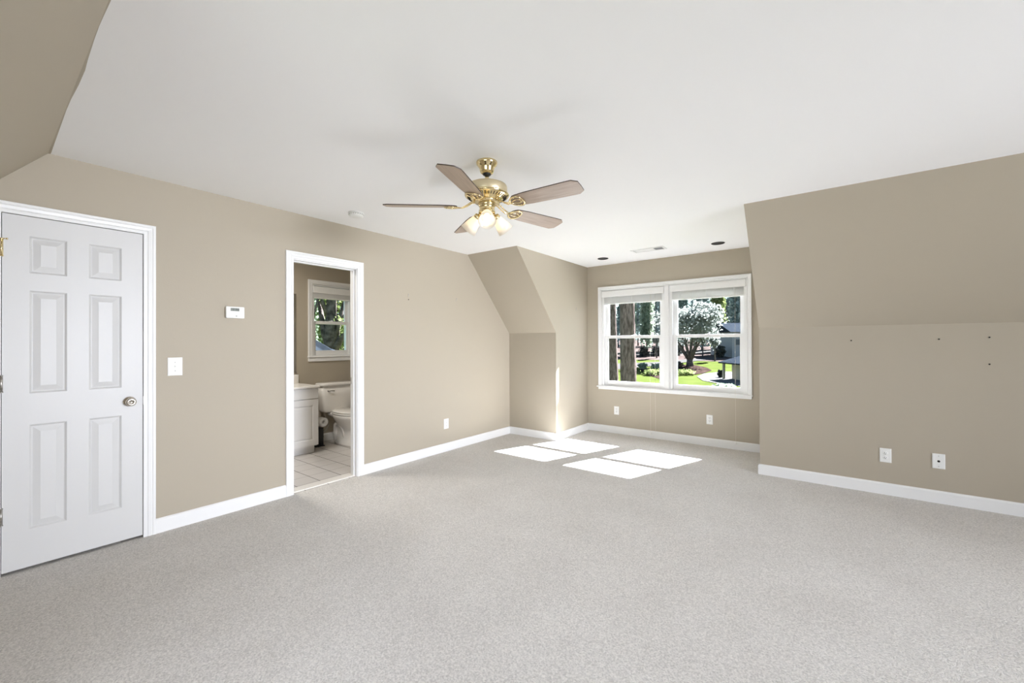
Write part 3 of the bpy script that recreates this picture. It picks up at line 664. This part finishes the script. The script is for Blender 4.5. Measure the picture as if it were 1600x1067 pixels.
MB(T).box(by0 - 0.062, by1 + 0.062, -0.05, 0.028, bz0 - 0.012, bz0 + 0.004).build('window_stool', M['trim'], win2, bevel=0.004)
MB(T).box(by0 - 0.055, by1 + 0.055, 0, 0.016, bz0 - 0.065, bz0 - 0.012).build('window_apron', M['trim'], win2, bevel=0.003)
blind(T @ Matrix.Translation((0, 0.008, 0)), by0 + 0.006, by1 - 0.006, 2.062, 1.975, 1.905, [], 'window_blind', 'raised white blind over the bathroom window', False)
# vanity
VYR = 2.535; VF = -4.87
va = thing('vanity_cabinet', (-5.13, 2.0, 0), 'white vanity cabinet seen through the bathroom doorway', 'cabinet')
MB().box(XB + 0.002, VF - 0.018, 1.3, VYR - 0.012, 0.09, 0.778).build('body', M['vanity'], va)
MB().box(XB + 0.002, VF - 0.07, 1.3, VYR - 0.02, 0.0, 0.09).build('toe_kick', M['vanity'], va)
VT = wall_frame((VF - 0.018, 0, 0), (0, 1, 0), (1, 0, 0))
for y0, y1 in ((2.13, VYR - 0.006), (1.72, 2.12), (1.31, 1.71)):
    MB(VT).box(y0, y1, 0, 0.018, 0.652, 0.772).build('drawer_front', M['vanity'], va, bevel=0.003)
    panel_door('cabinet_door', VT, y0, y1, 0.098, 0.645, 0.018, 0.017, [(y0 + 0.06, y1 - 0.06)], [(0.165, 0.575)], M['vanity'], va, 0.008, 0.02, 0.006)
ct = thing('stone_countertop', (-5.13, 2.0, 0.778), 'cream stone vanity top with backsplash on the white cabinet', 'countertop')
MB().box(XB + 0.001, VF + 0.012, 1.29, VYR + 0.008, 0.778, 0.802).build('counter_slab', M['marble'], ct, bevel=0.006, seg=3)
MB().box(XB + 0.001, XB + 0.022, 1.29, VYR + 0.004, 0.802, 0.912).build('backsplash', M['marble'], ct, bevel=0.005)
mr = thing('wall_mirror', (XB, 2.0, 0.93), 'plain wall mirror above the vanity backsplash', 'mirror')
MB().box(XB + 0.001, XB + 0.007, 1.35, 2.514, 0.935, 1.94).build('mirror_glass', M['mirror'], mr)
for z in (1.335, 0.927): MB().box(XB + 0.001, XB + 0.010, 2.507, 2.521, z, z + 0.014).build('mirror_clip', M['steel'], mr)
# toilet: tank against the wall, bowl facing the bedroom
TY = 2.985
to = thing('toilet', (-5.0, TY, 0), 'white two piece toilet seen through the bathroom doorway', 'toilet')
def ell(cx, cy, rx, ry, z, n_=28, p=2.0, fr=0):
    r = []
    for q in range(n_):
        a = 2 * PI * q / n_; ca, sa = math.cos(a), math.sin(a)
        r.append((cx + rx * math.copysign(abs(ca) ** (2 / p), ca), cy + ry * math.copysign(abs(sa) ** (2 / p), sa), z))
    return r
tk = MB(); tk.loft([ell(-5.287, TY, 0.088, 0.190, 0.405, p=6), ell(-5.287, TY, 0.098, 0.205, 0.43, p=6), ell(-5.287, TY, 0.100, 0.225, 0.62, p=6), ell(-5.287, TY, 0.101, 0.234, 0.745, p=6)])
tko = tk.build('tank', M['porcelain'], to)
ld = MB(); ld.loft([ell(-5.285, TY, 0.104, 0.240, 0.745, p=6), ell(-5.283, TY, 0.112, 0.249, 0.752, p=6), ell(-5.283, TY, 0.112, 0.249, 0.778, p=6), ell(-5.283, TY, 0.102, 0.238, 0.788, p=5)]); ld.build('tank_lid', M['porcelain'], to)
lv = MB(); lv.tube([(-5.19, TY - 0.16, 0.690), (-5.17, TY - 0.16, 0.690)], 0.010, 12); lv.tube([(-5.172, TY - 0.165, 0.690), (-5.168, TY - 0.13, 0.688), (-5.168, TY - 0.085, 0.684)], [0.006, 0.006, 0.008], 10); lv.build('flush_lever', M['steel'], tko)
bw = MB(); bw.loft([ell(-4.98, TY, 0.235, 0.105, 0.0, p=3), ell(-4.98, TY, 0.238, 0.108, 0.025, p=3), ell(-4.99, TY, 0.215, 0.088, 0.06, p=2.6), ell(-4.995, TY, 0.205, 0.078, 0.15, p=2.4),
    ell(-4.985, TY, 0.215, 0.090, 0.23, p=2.3), ell(-4.955, TY, 0.250, 0.135, 0.30, p=2.2), ell(-4.94, TY, 0.270, 0.172, 0.35, p=2.2), ell(-4.93, TY, 0.285, 0.182, 0.385, p=2.2), ell(-4.93, TY, 0.280, 0.178, 0.395, p=2.2)])
bw.loft([ell(-5.20, TY, 0.16, 0.110, 0.345, p=3), ell(-5.20, TY, 0.165, 0.125, 0.38, p=3), ell(-5.20, TY, 0.165, 0.120, 0.405, p=3)])
for s_ in (-1, 1):
    bw.tube([(-5.17, TY + s_ * 0.055, 0.02), (-5.18, TY + s_ * 0.058, 0.14), (-5.15, TY + s_ * 0.064, 0.24), (-5.07, TY + s_ * 0.07, 0.285), (-4.98, TY + s_ * 0.062, 0.20), (-4.95, TY + s_ * 0.05, 0.06)], [0.035, 0.035, 0.038, 0.036, 0.032, 0.03], 12)
bw.build('bowl', M['porcelain'], to)
MB().loft([ell(-4.935, TY, 0.270, 0.178, 0.398, p=2.2), ell(-4.935, TY, 0.282, 0.186, 0.404, p=2.2), ell(-4.935, TY, 0.282, 0.186, 0.415, p=2.2), ell(-4.935, TY, 0.272, 0.178, 0.420, p=2.2)]).build('seat', M['porcelain'], to)
MB().loft([ell(-4.945, TY, 0.268, 0.178, 0.424, p=2.2), ell(-4.945, TY, 0.278, 0.186, 0.430, p=2.2), ell(-4.945, TY, 0.276, 0.184, 0.440, p=2.2), ell(-4.945, TY, 0.24, 0.155, 0.448, p=2.2)]).build('seat_lid', M['porcelain'], to)
sp_ = thing('supply_line', (XB, 2.78, 0.1), 'dark water supply hose and valve beside the toilet', 'water supply')
MB().tube([(-5.30, 2.835, 0.40), (-5.30, 2.84, 0.36), (-5.30, 2.87, 0.30), (-5.305, 2.895, 0.22), (-5.32, 2.86, 0.15), (-5.33, 2.80, 0.12), (-5.335, 2.775, 0.09)], 0.007, 10).build('hose', M['steel'], sp_)
g = MB(); g.tube([(XB + 0.002, 2.775, 0.085), (-5.31, 2.775, 0.085)], 0.011, 12); g.tube([(-5.335, 2.775, 0.07), (-5.335, 2.775, 0.11)], 0.013, 12); vo = g.build('valve', M['steel'], sp_)
MB(Matrix.Translation((-5.305, 2.80, 0.085)) @ Matrix.Rotation(PI / 2, 4, 'Y')).lathe([(0.010, 0), (0.020, 0.002), (0.022, 0.008), (0.016, 0.014), (0, 0.015)], 12).build('valve_handle', M['dark'], vo)
ps = thing('toilet_paper_stand', (-5.18, 2.70, 0), 'black free standing toilet paper holder beside the vanity', 'paper holder')
MB().box(-5.235, -5.125, 2.635, 2.748, 0.0, 0.012).build('base', M['black'], ps, bevel=0.003)
MB().box(-5.225, -5.135, 2.650, 2.735, 0.012, 0.235).build('reserve_box', M['black'], ps, bevel=0.004)
g = MB(); g.tube([(-5.21, 2.712, 0.235), (-5.21, 2.712, 0.315), (-5.19, 2.712, 0.322), (-5.07, 2.712, 0.322)], 0.006, 10); g.build('holder_arm', M['steel'], ps)
rl = MB(Matrix.Translation((-5.185, 2.712, 0.311)) @ Matrix.Rotation(PI / 2, 4, 'Y')); rl.lathe([(0.021, 0), (0.055, 0), (0.0565, 0.004), (0.0565, 0.096), (0.055, 0.10), (0.021, 0.10), (0.021, 0)], 36, cap=False)
tag(rl.build('toilet_paper_roll', M['paper']), 'white toilet paper roll hanging on the black holder', 'toilet paper')

# ------------------------------------------------------------------ outdoors
GP = [(-60, -3.4), (20, -3.4), (47, -3.28), (57, -2.95), (67, -2.45), (84, -1.3), (104, -0.4), (126, 0.2), (260, 3.5)]
def gz(y):
    for (a, za), (b_, zb_) in zip(GP, GP[1:]):
        if y <= b_: return za + (zb_ - za) * max(0, (y - a)) / (b_ - a)
    return GP[-1][1]
def ground(name, mtl, f_in, dz, y0=-60, y1=260, x0=-220, x1=140, label=None, cat='ground'):
    mb = MB(); xs = np.linspace(x0, x1, 2); ys = sorted(set([p[0] for p in GP if y0 < p[0] < y1] + [y0, y1]))
    vs = [(x, y, gz(y) + dz) for y in ys for x in xs]
    mb.add(vs, [(i*2, i*2+1, i*2+3, i*2+2) for i in range(len(ys) - 1)])
    return struct(mb.build(name, mtl, fix=False), label, cat)
ground('lawn', M['grass'], None, 0.0, label='bright green lawn outside the window', cat='lawn')
ground('pine_straw_ground', M['straw'], None, 0.03, y0=76, label='reddish pine straw ground under the far trees', cat='ground')
def patch(name, mtl, pts, dz, label, cat, res=6):
    """flat bed laid on the sloping ground: polygon of (x, y), subdivided so it follows the slope"""
    n_ = len(pts); cx = sum(p[0] for p in pts) / n_; cy = sum(p[1] for p in pts) / n_; vs = [(cx, cy, gz(cy) + dz)]; fs = []
    for k_ in range(1, res + 1):
        for x, y in pts:
            a = cx + (x - cx) * k_ / res; b_ = cy + (y - cy) * k_ / res; vs.append((a, b_, gz(b_) + dz))
    for q in range(n_): fs.append((0, 1 + q, 1 + (q + 1) % n_))
    for k_ in range(1, res):
        for q in range(n_):
            a = 1 + (k_-1)*n_; b_ = 1 + k_*n_; fs.append((a + q, b_ + q, b_ + (q+1) % n_, a + (q+1) % n_))
    return struct(MB().add(vs, fs).build(name, mtl, fix=False), label, cat)
def gpix(px, py):
    """where the line of sight meets the ground outdoors"""
    d = FWD + RGT * ((px - 800) / 648.0053) + UPV * ((533.5 - py) / 648.0053)
    lo, hi = 8.0, 240.0
    for _ in range(60):
        md = (lo + hi) / 2; p = CAM + d * md
        if p.z > gz(p.y): lo = md
        else: hi = md
    p = CAM + d * lo; return (p.x, p.y)
patch('pale_path', M['pale'], [gpix(*q) for q in ((925, 569), (980, 568), (1040, 565), (1090, 560), (1135, 556), (1135, 559), (1095, 563.5), (1040, 570), (1000, 574), (960, 578), (925, 580))], 0.06, 'pale sandy path crossing the lawn', 'path')
patch('driveway', M['concrete'], [gpix(*q) for q in ((1089, 588.5), (1100, 584), (1130, 581), (1190, 582), (1200, 602), (1160, 604), (1125, 600), (1098, 595))], 0.05, 'pale concrete driveway in front of the pavilion', 'driveway')
patch('far_road', M['pale'], [gpix(*q) for q in ((930, 552), (1080, 549), (1134, 547), (1134, 551), (1080, 553.5), (930, 556))], 0.08, 'pale road beyond the lawn under the far trees', 'road')
patch('mulch_bed', M['mulch'], [gpix(*q) for q in ((1046, 574), (1062, 570), (1085, 570.5), (1105, 575), (1112, 579), (1098, 584), (1080, 586), (1060, 582))], 0.06, 'brown mulch bed around the silver tree', 'mulch bed')
patch('planting_bed', M['mulch'], [gpix(*q) for q in ((1000, 578), (1015, 576), (1040, 575), (1044, 590), (1030, 592), (1012, 586))], 0.05, 'dark planting bed on the lawn behind the pine', 'planting bed')

def leaves(center, radii, n_clump, per, leaf, seed, boxy=0.0, spread=0.18):
    rg = np.random.default_rng(seed)
    d = rg.normal(size=(n_clump, 3)); d /= np.linalg.norm(d, axis=1)[:, None]
    d = np.sign(d) * np.abs(d) ** (1.0 - boxy)
    cc = d * (rg.uniform(0.25, 1.0, n_clump) ** 0.5)[:, None] * np.array(radii) * 0.9
    pts = np.repeat(cc, per, 0) + rg.normal(size=(n_clump * per, 3)) * np.array(radii) * spread
    nrm = rg.normal(size=(len(pts), 3)); nrm /= np.linalg.norm(nrm, axis=1)[:, None]
    t = np.cross(nrm, rg.normal(size=(len(pts), 3))); t /= np.linalg.norm(t, axis=1)[:, None]; b_ = np.cross(nrm, t)
    sz = leaf * rg.uniform(0.5, 1.2, len(pts))[:, None]
    c_ = pts + np.array(center)
    q = np.stack([c_ - t * sz, c_ + b_ * sz * 0.6, c_ + t * sz, c_ - b_ * sz * 0.6], 1).reshape(-1, 3)
    return q
def leaf_obj(name, q, mtl, parent):
    o0 = world_loc(parent) if parent is not None else Vector((float(q[:,0].mean()), float(q[:,1].mean()), float(q[:,2].min())))
    n_ = len(q) // 4; me = bpy.data.meshes.new(name)
    me.from_pydata((q - np.array(o0)).tolist(), [], np.arange(n_ * 4).reshape(-1, 4).tolist()); me.materials.append(mtl); me.update()
    o = bpy.data.objects.new(name, me); COL.objects.link(o)
    if parent is not None: o.parent = parent
    else: o.location = o0
    return o
def rough_trunk(mb, pts, rs, seed, seg=20, amp=0.06):
    rg = random.Random(seed); rings = []
    for p, r in zip(pts, rs):
        rings.append([(p[0] + r * (1 + rg.uniform(-amp, amp)) * math.cos(2*PI*j_/seg), p[1] + r * (1 + rg.uniform(-amp, amp)) * math.sin(2*PI*j_/seg), p[2]) for j_ in range(seg)])
    return mb.loft(rings)
def pine(px, depth, r, lean, seed, label, hgt=24.0):
    p = spot(px, 560, depth); z0 = gz(p.y); t = thing('pine_tree', (p.x, p.y, z0), label, 'tree', 'pines by the window')
    n_ = 40; pts = [(p.x + lean[0] * k_, p.y + lean[1] * k_, z0 - 0.2 + hgt * k_ / n_) for k_ in range(n_ + 1)]
    rough_trunk(MB(), pts, [r * (1.12 if k_ == 0 else 1) * (1 - 0.55 * k_ / n_) for k_ in range(n_ + 1)], seed).build('trunk', M['bark'], t)
    q = [leaves((p.x + lean[0]*n_, p.y + lean[1]*n_, z0 + hgt * 0.88), (1.7, 1.7, 3.5), 40, 40, 0.2, seed)]
    leaf_obj('crown', np.concatenate(q), M['leaf_green'], t); return t
pine(984, 14.0, 0.285, (-0.008, 0.0), 1, 'thick pine trunk close outside the left window unit')
pine(961, 18.0, 0.235, (-0.016, 0.0), 2, 'thinner pine trunk just left of the thick pine')

def tree(px, depth, wid, hgt_, name, label, leafm, seed, group='trees beyond the lawn', crown_lo=0.3, barkm='bark_grey', clumps=60, per=36, leaf=0.32, rt=0.25, boxy=0.0):
    p = spot(px, 550, depth); x, y = p.x, p.y; z0 = gz(y); t = thing(name, (x, y, z0), label, 'tree', group)
    rough_trunk(MB(), [(x, y, z0 - 0.2 + hgt_ * 0.8 * k_ / 8) for k_ in range(9)], [rt * (1 - 0.09 * k_) for k_ in range(9)], seed, 10).build('trunk', M[barkm], t)
    zc = z0 + hgt_ * (1 + crown_lo) / 2; rz = hgt_ * (1 - crown_lo) / 2
    leaf_obj('crown', leaves((x, y, zc), (wid / 2, wid / 2, rz), clumps, per, leaf, seed, boxy), M[leafm], t); return t
# the silver tree: several stems from one base
x, y = gpix(1078, 572.5); z0 = gz(y)
st_ = thing('silver_tree', (x, y, z0), 'silvery grey leafed tree with several stems on the mulch bed', 'tree')
rg = random.Random(5); mb = MB()
rough_trunk(mb, [(x, y, z0 - 0.1), (x, y, z0 + 0.8), (x, y, z0 + 2.0)], [0.62, 0.45, 0.42], 3, 12)
for i in range(9):
    a = 2 * PI * i / 9 + 0.3; rr = rg.uniform(1.6, 3.4); hh = rg.uniform(4.5, 6.5)
    mb.tube([(x + 0.2 * math.cos(a), y + 0.2 * math.sin(a), z0 + 1.0), (x + rr * 0.35 * math.cos(a), y + rr * 0.35 * math.sin(a), z0 + hh * 0.5), (x + rr * math.cos(a), y + rr * math.sin(a), z0 + hh)], [0.22, 0.15, 0.07], 8)
mb.build('stems', M['bark_grey'], st_)
leaf_obj('crown', np.concatenate([leaves((x - 0.3, y, z0 + 6.4), (5.6, 5.0, 3.1), 90, 44, 0.26, 11, spread=0.13), leaves((x + 1.5, y, z0 + 8.2), (3.4, 3.4, 2.0), 40, 50, 0.26, 12, spread=0.15), leaves((x - 2.6, y, z0 + 7.6), (2.6, 2.6, 1.8), 30, 50, 0.26, 13, spread=0.15)]), M['leaf_silver'], st_)
far = [(952, 92, 3.3, 15, 'leaf_blue', 'leftmost blue-green tree beyond the lawn, behind the thin pine'), (983, 86, 3.0, 17, 'leaf_green', 'green tree hidden behind the thick pine'),
       (1011, 98, 3.2, 17, 'leaf_green', 'green tree just right of the thick pine'), (1040, 90, 3.1, 19, 'leaf_blue', 'blue-green tree at the right of the left window unit'),
       (1067, 100, 3.2, 19, 'leaf_blue', 'blue-green tree left behind the silver tree'), (1097, 94, 3.4, 18, 'leaf_blue', 'blue-green tree right behind the silver tree'),
       (1122, 98, 3.2, 16, 'leaf_lime', 'yellow-green tree between the silver tree and the house'), (1153, 92, 3.2, 14, 'leaf_blue', 'blue-green tree above the grey house roof'),
       (966, 132, 5.0, 25, 'leaf_blue', 'tall tree in the back row between the two pines'), (997, 136, 5.2, 27, 'leaf_blue', 'tall tree in the back row right of the thick pine'),
       (1026, 132, 5.0, 28, 'leaf_blue', 'tall tree in the back row at the right of the left window unit'), (1056, 136, 5.2, 28, 'leaf_blue', 'tall tree in the back row behind the window mullion'),
       (1085, 132, 5.0, 27, 'leaf_blue', 'tall tree in the back row straight above the silver tree'), (1113, 136, 5.0, 24, 'leaf_green', 'tall tree in the back row right of the silver tree'),
       (1142, 132, 4.8, 16, 'leaf_blue', 'shorter tree in the back row above the grey house'), (1170, 136, 5.0, 26, 'leaf_blue', 'tall tree in the back row at the right window edge')]
for i, (px, dp, wd, hg, lm, lab) in enumerate(far): tree(px, dp, wd * 0.92, hg, 'broad_tree', lab, lm, 20 + i, crown_lo=0.10, clumps=130, per=40, leaf=0.42, boxy=0.35)
for i, (px, dp, lab) in enumerate(((1117, 70, 'pale young tree in the thin row by the road, nearest the dark hedge'), (1098, 79, 'pale young tree left in the thin row by the road'), (1026, 79, 'pale young tree seen low in the left window unit'))):
    tree(px, dp, 1.7, 4.6, 'young_tree', lab, 'leaf_silver', 50 + i, 'young pale trees', crown_lo=0.5, clumps=26, per=30, leaf=0.2, rt=0.14)
def shrub(px, py, wd, hg, lm, label, seed, name='shrub', leaf=0.16, cl=26, per=30):
    x, y = gpix(px, py); z0 = gz(y)
    q = leaves((x, y, z0 + hg * 0.5), (wd / 2, wd / 2, hg / 2), cl, per, leaf, seed); q[:, 2] = np.maximum(q[:, 2], z0 + 0.02)
    return tag(leaf_obj(name, q, M[lm], None), label, 'shrub', 'shrubs outdoors')
shrub(1004, 577, 1.3, 0.9, 'leaf_green', 'low green shrub at the left end of the planting bed', 70)
shrub(1027, 578, 1.8, 1.0, 'leaf_green', 'low green shrub at the right end of the planting bed', 71)
shrub(1022, 586, 2.6, 0.8, 'leaf_lime', 'spreading yellow-green shrub in front of the planting bed', 72)
shrub(1056, 574, 2.4, 1.0, 'leaf_dark', 'rounded dark shrub left of the silver tree base', 73)
shrub(1066, 585, 3.4, 0.7, 'leaf_lime', 'flat lime shrub in front of the mulch bed', 74)
shrub(1125, 559, 1.6, 2.2, 'leaf_dark', 'dark hedge beside the grey house', 75, leaf=0.22, cl=40)
shrub(1006, 557, 1.8, 2.0, 'leaf_dark', 'dark shrub under the trees right of the thick pine', 76, leaf=0.22, cl=40)
shrub(1028, 556, 2.2, 1.8, 'leaf_dark', 'dark shrub under the trees beside the mullion', 77, leaf=0.22, cl=40)
shrub(1057, 556, 2.4, 2.2, 'leaf_dark', 'dark shrub left of the silver tree stems', 78, leaf=0.22, cl=40)
shrub(1133, 606, 1.8, 0.4, 'leaf_green', 'low green shrub along the near edge of the driveway', 79)
shrub(1126, 590, 0.7, 0.9, 'leaf_dark', 'dark shrub on the driveway edge beside the pavilion', 80)

# pavilion with a hipped slate roof, and the grey house behind it
px0 = spot(1125, 567, 44.0); ux = Vector((RGT.x, RGT.y, 0)).normalized(); uy = Vector((FWD.x, FWD.y, 0)).normalized()
PV = spot(1162, 600, 45.0); PV.z = gz(PV.y)
pv = thing('pavilion', PV, 'open pavilion with blue-grey hipped roof beside the driveway', 'pavilion')
PT = wall_frame(PV, ux, uy)
EZ = 2.15
g = MB(PT); L_, D_ = 5.6, 4.2; e = 0.45
rb = [(-e, -e, EZ), (L_ + e, -e, EZ), (L_ + e, D_ + e, EZ), (-e, D_ + e, EZ)]
g.add(rb + [(D_/2, D_/2, EZ + 1.15), (L_ - D_/2 + 0.4, D_/2, EZ + 1.15)] + [(a, b_, c_ - 0.14) for a, b_, c_ in rb], [(0, 1, 5, 4), (1, 2, 5), (2, 3, 4, 5), (3, 0, 4), (0, 1, 7, 6), (1, 2, 8, 7), (2, 3, 9, 8), (3, 0, 6, 9), (6, 7, 8, 9)])
g.build('roof', M['slate'], pv)
for a, b_ in ((0, 0), (0, D_), (2.6, 0), (5.2, 0), (5.2, D_)): MB(PT).box(a - 0.12, a + 0.12, b_ - 0.12, b_ + 0.12, 0, EZ - 0.1).build('post', M['post'], pv)
MB(PT).box(0.95, 5.2, 1.1, D_, 0, EZ - 0.1).build('inner_wall', M['post'], pv)
MB(PT).box(1.9, 2.5, 1.06, 1.1, 0.9, 1.8).build('window', M['pane_dark'], pv)
HP = spot(1144, 557, 74.0); HP.z = gz(HP.y); HT = wall_frame(HP, ux, uy)
hs_ = thing('grey_house', HP, 'pale grey house with dark blue roof beyond the pavilion', 'house')
MB(HT).box(0, 11, 0, 8, 0, 4.6).build('wall', M['siding'], hs_)
g = MB(HT); g.add([(-0.5, -0.5, 4.6), (11.5, -0.5, 4.6), (11.5, 8.5, 4.6), (-0.5, 8.5, 4.6), (-0.5, 4, 6.4), (11.5, 4, 6.4)], [(0, 1, 5, 4), (2, 3, 4, 5), (0, 4, 3), (1, 2, 5), (0, 1, 2, 3)]); g.build('roof', M['slate'], hs_)
f_ = MB(HT).box(0.55, 1.45, -0.06, 0, 2.2, 3.4).build('window', M['siding'], hs_)
MB(HT).box(0.65, 1.35, -0.08, -0.06, 2.3, 3.3).build('pane', M['pane_dark'], f_)

# seen through the bathroom window: a spreading tree, its neighbours and a low slate roof
bt = spot(517, 560, 15.0); z0 = gz(bt.y)
tb = thing('branching_tree', (bt.x, bt.y, z0), 'dark many-branched tree close outside the bathroom window', 'tree')
mb = MB(); B0 = Vector((bt.x, bt.y, z0)); U2 = ux
def limb(pts, r0, r1): 
    n_ = len(pts); mb.tube([B0 + U2 * a + uy * d_ + Vector((0, 0, h_)) for a, h_, d_ in pts], [r0 + (r1 - r0) * k_ / (n_ - 1) for k_ in range(n_)], 10)
limb([(0, -0.2, 0), (0.0, 2.5, 0), (-0.05, 4.6, 0), (0.0, 6.6, 0.1), (0.15, 9.5, 0.2)], 0.30, 0.12)
limb([(0, 4.3, 0), (-0.25, 5.1, 0), (-0.5, 6.2, 0.2), (-0.7, 8.2, 0.4)], 0.13, 0.05)
limb([(0, 4.2, 0), (0.35, 4.9, 0), (0.75, 5.3, 0.2), (1.4, 5.7, 0.3)], 0.15, 0.05)
limb([(0.1, 4.6, 0), (0.3, 5.6, 0.1), (0.45, 6.4, 0.2), (0.6, 8.0, 0.3)], 0.11, 0.04)
limb([(-0.05, 5.6, 0), (-0.35, 6.4, -0.1), (-0.55, 7.4, -0.2), (-0.6, 8.5, -0.2)], 0.09, 0.03)
limb([(0, 4.0, 0), (0.5, 4.35, -0.2), (0.95, 4.6, -0.2), (1.5, 4.6, -0.3)], 0.10, 0.04)
limb([(0.3, 5.6, 0.1), (0.6, 5.9, 0.1), (1.0, 6.3, 0.1)], 0.05, 0.02)
limb([(-0.1, 5.0, 0), (-0.4, 5.4, 0.1), (-0.75, 5.5, 0.1)], 0.06, 0.02)
limb([(-0.65, -0.2, -0.4), (-0.62, 4.0, -0.4), (-0.6, 9.0, -0.4)], 0.16, 0.10)
limb([(-0.6, 5.2, -0.4), (-0.4, 6.0, -0.3), (-0.15, 7.3, -0.2)], 0.05, 0.02)
mb.build('branches', M['bark_grey'], tb)
leaf_obj('twig_leaves', np.concatenate([leaves(tuple(B0 + U2 * 0.9 + Vector((0, 0, 5.3))), (0.7, 0.7, 0.5), 16, 24, 0.07, 90), leaves(tuple(B0 + Vector((0, 0, 7.6))), (1.6, 1.6, 1.6), 30, 20, 0.06, 91)]), M['leaf_lime'], tb)
for i, (px, dp, hg, lm, lab) in enumerate(((490, 38, 13, 'leaf_green', 'green tree far left in the bathroom window'), (504, 52, 15, 'leaf_silver', 'pale tree behind the branching tree in the bathroom window'), (526, 34, 12, 'leaf_lime', 'yellow-green tree right of the branching tree in the bathroom window'), (548, 46, 14, 'leaf_green', 'green tree at the right edge of the bathroom window'))):
    p = spot(px, 560, dp); z0 = gz(p.y); t = thing('woodland_tree', (p.x, p.y, z0), lab, 'tree', 'woodland by the bathroom')
    rough_trunk(MB(), [(p.x, p.y, z0 - 0.2 + hg * 0.8 * k_ / 8) for k_ in range(9)], [0.22 * (1 - 0.09 * k_) for k_ in range(9)], i, 10).build('trunk', M['bark_grey'], t)
    leaf_obj('crown', leaves((p.x, p.y, z0 + hg * 0.55), (1.35, 1.35, hg * 0.45), 70, 34, 0.24, 100 + i), M[lm], t)
R0 = spot(494, 531, 8.0); R1 = spot(523, 549, 8.5)
lr = MB(); dz_ = Vector((0, 0, -0.12)); bk = uy * 0.9 + Vector((0, 0, -0.25))
q0, q1 = R0 - (R1 - R0) * 0.3, R1; f0 = q0 - uy * 0.0 + Vector((0, 0, -1.6)) ; 
lr.add([q0, q1, q1 + bk + ux * 0.5, q0 + bk, q0 + dz_, q1 + dz_, q1 + bk + ux * 0.5 + dz_, q0 + bk + dz_], [(0, 1, 2, 3), (4, 5, 6, 7), (0, 1, 5, 4), (1, 2, 6, 5), (2, 3, 7, 6), (3, 0, 4, 7)])
lr.add([q0, q1, q1 + Vector((0, 0, -0.25)), Vector((q0.x, q0.y, q1.z - 0.25))], [(0, 1, 2, 3)])
struct(lr.build('porch_roof', M['slate']), 'low blue-grey slate roof below the bathroom window', 'roof')
